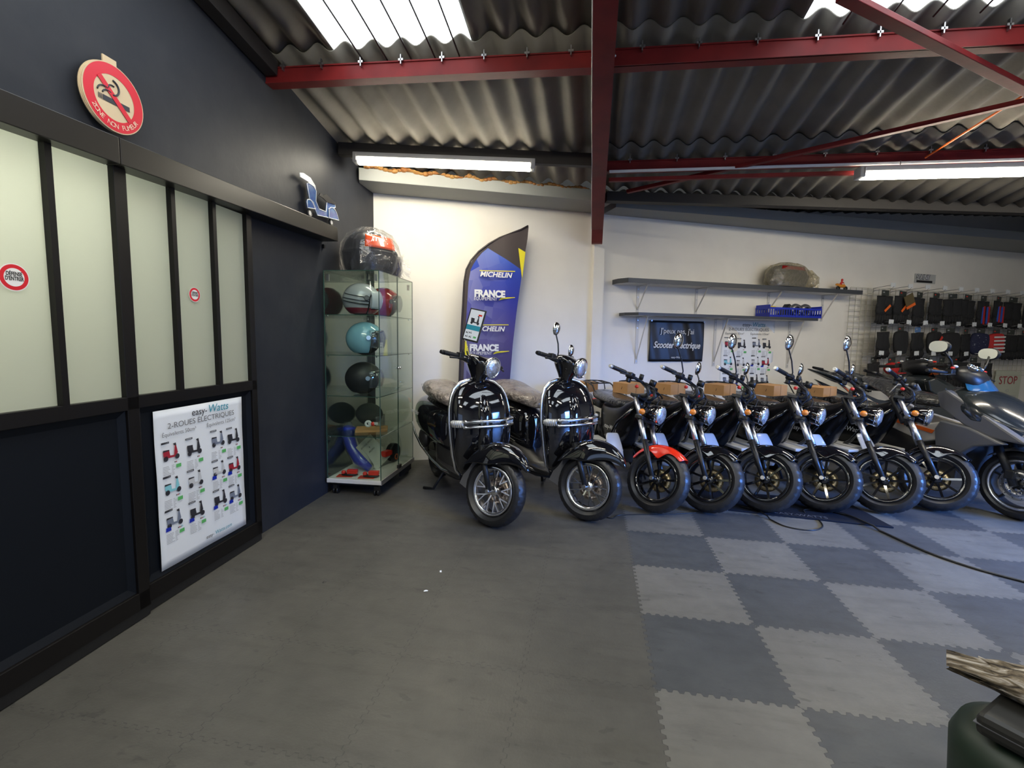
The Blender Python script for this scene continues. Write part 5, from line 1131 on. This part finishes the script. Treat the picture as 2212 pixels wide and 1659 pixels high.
def neck_parts(t, rnd, m, accent=None):
    g = MB(); rr = [(-.06,.10),(-.10,.14),(-.20,.15),(-.30,.14),(-.37,.11),(-.39,.05)]
    g.loft([[(w_*sgp(math.cos(a),.8)+.01*math.sin(3*z*20), (.045+.01*math.sin(5*a))*math.sin(a), z) for a in [2*PI*k/18 for k in range(18)]] for z,w_ in rr[::-1]]); g.build('neck_warmer', m, t, sub=1)
    if accent: g = MB(); g.T = Matrix.Translation((.02,-.055,-.20)) @ Matrix.Rotation(.65,4,'Y'); g.bb(-.018,.018,-.004,0,-.08,.08); g.build('hang_tag', accent, t)
rnd = random.Random(11)
COLN = ['leftmost','second from the left','third from the left','fourth from the left','fifth from the left','sixth from the left','seventh from the left','eighth from the left','ninth from the left','tenth from the left','eleventh from the left']
ROWN = ['top','middle','bottom']
M_stars = mat('navy_star_cloth',(.012,.015,.05),.8,var=(45,(.5,.5,.55),.66,.70))
def hook(u, z, lab):
    t = root('display_hook', bw(u,.05,z), BA); g = MB(); g.tube([(0,0,-.02),(0,-.03,0),(0,-.25,.006),(0,-.27,.03)], .0035, 6); g.tube([(.0,0,.03),(.0,-.24,.05)], .003, 6); g.build('hook_wire', M_steel, t)
    g = MB(); g.T = Matrix.Rotation(rnd.uniform(-.1,.1),4,'Y'); g.bb(-.04,.04,-.262,-.258,.02,.075); g.build('price_tag', mat('tag_white',(.72,.74,.74),.5), t); return tag(t, lab, 'hook', 'display hooks with price tags')
for r, (z, n, u0, du) in enumerate([(2.0,11,6.40,.305),(1.535,11,6.42,.305),(1.13,8,6.30,.31)]):
    for k in range(n):
        u = u0+du*k; hook(u, z-.0, '%s hook in the %s row, with white price tag' % (COLN[k], ROWN[r]))
        L = bw(u, .05+.17, z-.005); name, cat = 'motorcycle_gloves', 'gloves'
        t = root(name, L, BA+rnd.uniform(-14,14))
        g = MB(); g.bb(-.06,.06,-.004,.004,-.075,-.005); g.build('header_card', M_bluecard if (r,k) == (1,2) else M_hdr, t, bevel=.002)
        g = MB(); g.mi = 0; g.bb(-.045,-.02,-.006,-.004,-.04,-.025); g.build('card_print', [M_red if k%2 else M_lgrey], t)
        pos = '%s in the %s row' % (COLN[k], ROWN[r])
        if (r,k) in ((0,6),(0,7)): glove_parts(t, rnd, 'br'); lab = 'black gloves with red and blue panels, ' + pos
        elif (r,k) == (0,1):
            glove_parts(t, rnd, M_orange); g = MB(); g.T = Matrix.Translation((.06,-.05,-.13)) @ Matrix.Rotation(-.5,4,'Y'); g.bb(-.08,.08,-.01,0,-.08,.08); g.build('product_card', mat('olive_card',(.12,.09,.04),.5), t); g = MB(); g.T = Matrix.Translation((.08,-.062,-.20)) @ Matrix.Rotation(-.5,4,'Y'); g.bb(-.08,.08,-.008,0,-.02,.015); g.build('orange_strip', M_orange, t); lab = 'gloves with olive card and orange strip, ' + pos
        elif (r,k) == (0,0): glove_parts(t, rnd, M_orange); lab = 'black gloves with orange hang tag, ' + pos
        elif (r,k) == (1,6): neck_parts(t, rnd, M_stars); t.name = 'neck_warmer'; cat = 'neck warmer'; lab = 'navy star-print neck warmer, ' + pos
        elif (r,k) == (1,7):
            t.name = 'neck_warmer'; cat = 'neck warmer'; lab = 'red and white striped neck warmer, ' + pos
            neck_parts(t, rnd, M_flagr); g = MB()
            for q in range(5): zz = -.12-.055*q; g.bb(-.10,.10,-.056,-.048,zz-.012,zz+.012)
            g.build('white_stripes', M_white, t)
        elif (r,k) == (1,3): neck_parts(t, rnd, M_gl, M_red); t.name = 'neck_warmer'; cat = 'neck warmer'; lab = 'black neck warmer with slanted red tag, ' + pos
        elif (r,k) == (1,1) or (r,k) == (1,4): neck_parts(t, rnd, M_gl); t.name = 'neck_warmer'; cat = 'neck warmer'; lab = 'plain black neck warmer, ' + pos
        elif (r,k) == (2,1):
            t.name = 'seat_cap'; cat = 'cap'; lab = 'red cap, ' + pos; g = MB(); g.sph((0,0,-.15),(.10,.08,.08),18,10); g.bb(-.085,.085,-.14,-.06,-.21,-.20); g.build('cap_crown', M_flagr, t, bevel=.004)
        else: glove_parts(t, rnd, None); lab = 'plain black gloves, ' + pos
        t.rotation_euler.y = rnd.uniform(-.09,.09); q_ = rnd.uniform(.97,1.12); t.scale = (q_,q_,rnd.uniform(.94,1.04))
        tag(t, lab, cat, 'goods hanging on the wire grid')
# red pouch beside the bikes
# handwritten stop notice
t = root('stop_notice', BO, BA); uu = 8.97
g = MB(); g.T = Matrix.Translation((9.22,-.05,.62)) @ Matrix.Rotation(.06,4,'Y'); g.bb(-.28,.28,-.004,.004,-.42,.30); g.build('notice_sheet', mat('notice_green_white',(.60,.62,.50),.6), t)
for s, sz, z, m in (('STOP',.17,.72,M_print[8]),('ICI',.06,.60,M_print[5]),('ATTENTION',.075,.50,M_print[5]),('DEMANDEZ AVANT DE',.06,.40,M_print[5]),('TOUCHER AUX',.07,.30,M_print[5])): wtext(s, sz, 9.22, z, m, t, -.058, align='CENTER', ext=0)
tag(t, 'handwritten STOP notice on pale paper below the grid at the right edge', 'notice')
# ---- floor things ----
g = MB(); g.prism([(.62,.57),(1.86,.42),(1.80,.98),(.50,1.02)], .001, .012, 'z'); o = g.build('floor_mat', mat('dark_navy_mat',(.009,.011,.018),.8,spec=.15,bump=(200,.4,.002)), bevel=.003)
fm = root('door_mat'); o.name = 'mat_sheet'; o.parent = fm
def floortext(s, size, x, y, a, m, parent):
    wtext(s, size, 0, 0, m, parent, 0, ext=0, frame=Matrix.Translation((x,y,.0125)) @ Matrix.Rotation(a,4,'Z') @ Matrix.Rotation(-PI/2,4,'X'))
floortext('EASY-WATTS', .06, 1.12, .535, -.115, M_grey, fm)
tag(fm, 'dark navy floor mat lying under the front wheels of the motorcycles', 'mat')
def cable(pts, r, m, lab):
    P = [Vector((x,y,r)) for x,y in pts]; out = []
    for i in range(len(P)-1):
        p0 = P[max(0,i-1)]; p1 = P[i]; p2 = P[i+1]; p3 = P[min(len(P)-1,i+2)]
        for k in range(6):
            u = k/6; out.append(.5*((2*p1)+(p2-p0)*u+(2*p0-5*p1+4*p2-p3)*u*u+(3*p1-3*p2+p3-p0)*u**3)+Vector((0,0,.014 if .5 < p1.x < 1.85 and p1.y > .5 else 0)))
    out.append(P[-1]); g = MB(); g.tube(out, r, 6); return tag(g.build('floor_cable', m), lab, 'cable')
cable([(-.16,.50),(-.15,.25),(-.09,.20),(-.02,.28),(.313,.365),(.60,.47),(.898,.60)], .004, M_black, 'thin black cable loop on the floor behind the mirrored scooter wheel')
cable([(.90,.62),(1.0,.56),(1.046,.42),(1.112,.29),(1.252,.255),(1.365,.34),(1.40,.50),(1.35,.60),(1.40,.66),(1.52,.66),(1.66,.58)], .005, M_black, 'black cable looping out from the edge of the floor mat')
cable([(1.42,.68),(1.52,.671),(1.641,.59),(1.728,.344),(1.822,.031),(1.945,-.16),(2.104,-.291),(2.4,-.5),(2.9,-.75)], .007, M_rubber, 'thick black cable running from the mat to the right edge')
# specks of litter on the tiles
def scrap(x, y, a, m, lab):
    g = MB(); g.smooth = False; g.add([(-.02,-.008,.001),(.018,-.012,.003),(.022,.006,.001),(.002,.004,.009),(-.016,.010,.002)],[(0,1,3),(1,2,3),(2,4,3),(4,0,3)]); o = g.build('floor_scrap', m, solid=.001); o.location = (x,y,.001); o.scale = (.55,.55,.55); o.rotation_euler.z = a; tag(o, lab, 'scrap')
scrap(-1.07,-1.01,.4,M_paper,'torn white paper scrap on the grey tiles in mid floor'); scrap(-1.62,-1.03,1.2,M_black,'small black scrap on the grey tiles towards the partition'); scrap(-1.06,-.80,2.0,M_paper,'smaller white paper scrap just beyond the torn one')
# ---- foreground: splintered wood on a lidded drum ----
t = root('waste_drum', (.745,-2.06,0)); g = MB(); g.lathe([(0,0),(.12,0),(.135,.02),(.145,.27),(.15,.36),(.135,.40),(.10,.42),(.0,.425)], (0,0,0), (0,0,1), 36); g.build('drum_body', mat('dark_green_plastic',(.012,.025,.014),.5), t)
tag(t, 'dark green rounded drum at the bottom right corner', 'drum')
t = root('flat_black_case', (.745,-2.09,.428), 38); g = MB(); g.bb(-.11,.12,-.10,.10,0,.05); g.build('case_body', mat('worn_black',(.02,.019,.016),.5), t, bevel=.014); g = MB(); g.bb(-.111,.121,-.101,.101,.026,.028); g.build('case_seam', M_grey, t); tag(t, 'flat dark case lying on the green drum', 'case')
def wood_mat():
    m = bpy.data.materials.new('weathered_wood'); m.use_nodes = True; nt = m.node_tree; N, L = nt.nodes, nt.links; b = N['Principled BSDF']; b.inputs['Roughness'].default_value = .85
    tc = N.new('ShaderNodeTexCoord'); mp = N.new('ShaderNodeMapping'); mp.inputs['Scale'].default_value = (3,14,14); L.new(tc.outputs['Object'], mp.inputs[0])
    n = N.new('ShaderNodeTexNoise'); n.inputs['Scale'].default_value = 4; n.inputs['Detail'].default_value = 8; n.inputs['Distortion'].default_value = .8; L.new(mp.outputs[0], n.inputs[0])
    r = N.new('ShaderNodeValToRGB'); e = r.color_ramp.elements; e[0].position = .35; e[0].color = (.03,.02,.012,1); e[1].position = .68; e[1].color = (.52,.47,.41,1); x = e.new(.5); x.color = (.17,.13,.08,1); L.new(n.outputs[0], r.inputs[0]); L.new(r.outputs[0], b.inputs['Base Color'])
    bp = N.new('ShaderNodeBump'); bp.inputs['Distance'].default_value = .01; L.new(n.outputs[0], bp.inputs['Height']); L.new(bp.outputs[0], b.inputs['Normal']); return m
g = MB()
def slab(u, v):
    x = -.17+.36*u; a = 2*PI*v; edge = (.018*noise.noise(Vector((0,math.cos(a)*3,math.sin(a)*3+2)))+.03*max(0,math.sin(a*3)))*(1-u)**3*3
    k = 1-.55*(1-u)**3; w_ = (.105+.012*noise.noise(Vector((u*5,a,1))))*k; h = (.045+.012*noise.noise(Vector((u*6,a*2,4))))*k
    return (x-edge, w_*sgp(math.cos(a),.7), .055+h*sgp(math.sin(a),.7)+.012*noise.noise(Vector((u*9,math.cos(a)*4,math.sin(a)*4))))
g.grid(slab, 40, 44); g.add([slab(0,v/44) for v in range(44)], [tuple(range(44))]); g.add([slab(1,v/44) for v in range(44)], [tuple(range(44))])
for k,(y,z,l) in enumerate(((-.045,.03,.07),(.03,.075,.055),(-.02,.06,.04))): g.cyl((-.14,y*.5,z),(-.14-l,y,z+.012),.010,.002,8)
o = g.build('splintered_wood_slab', wood_mat()); o.scale = (.78,.78,.78); o.location = (.80,-2.06,.472); o.rotation_euler = (0,math.radians(-4),math.radians(-38)); tag(o, 'rough splintered piece of weathered wood at the bottom right corner', 'wood')
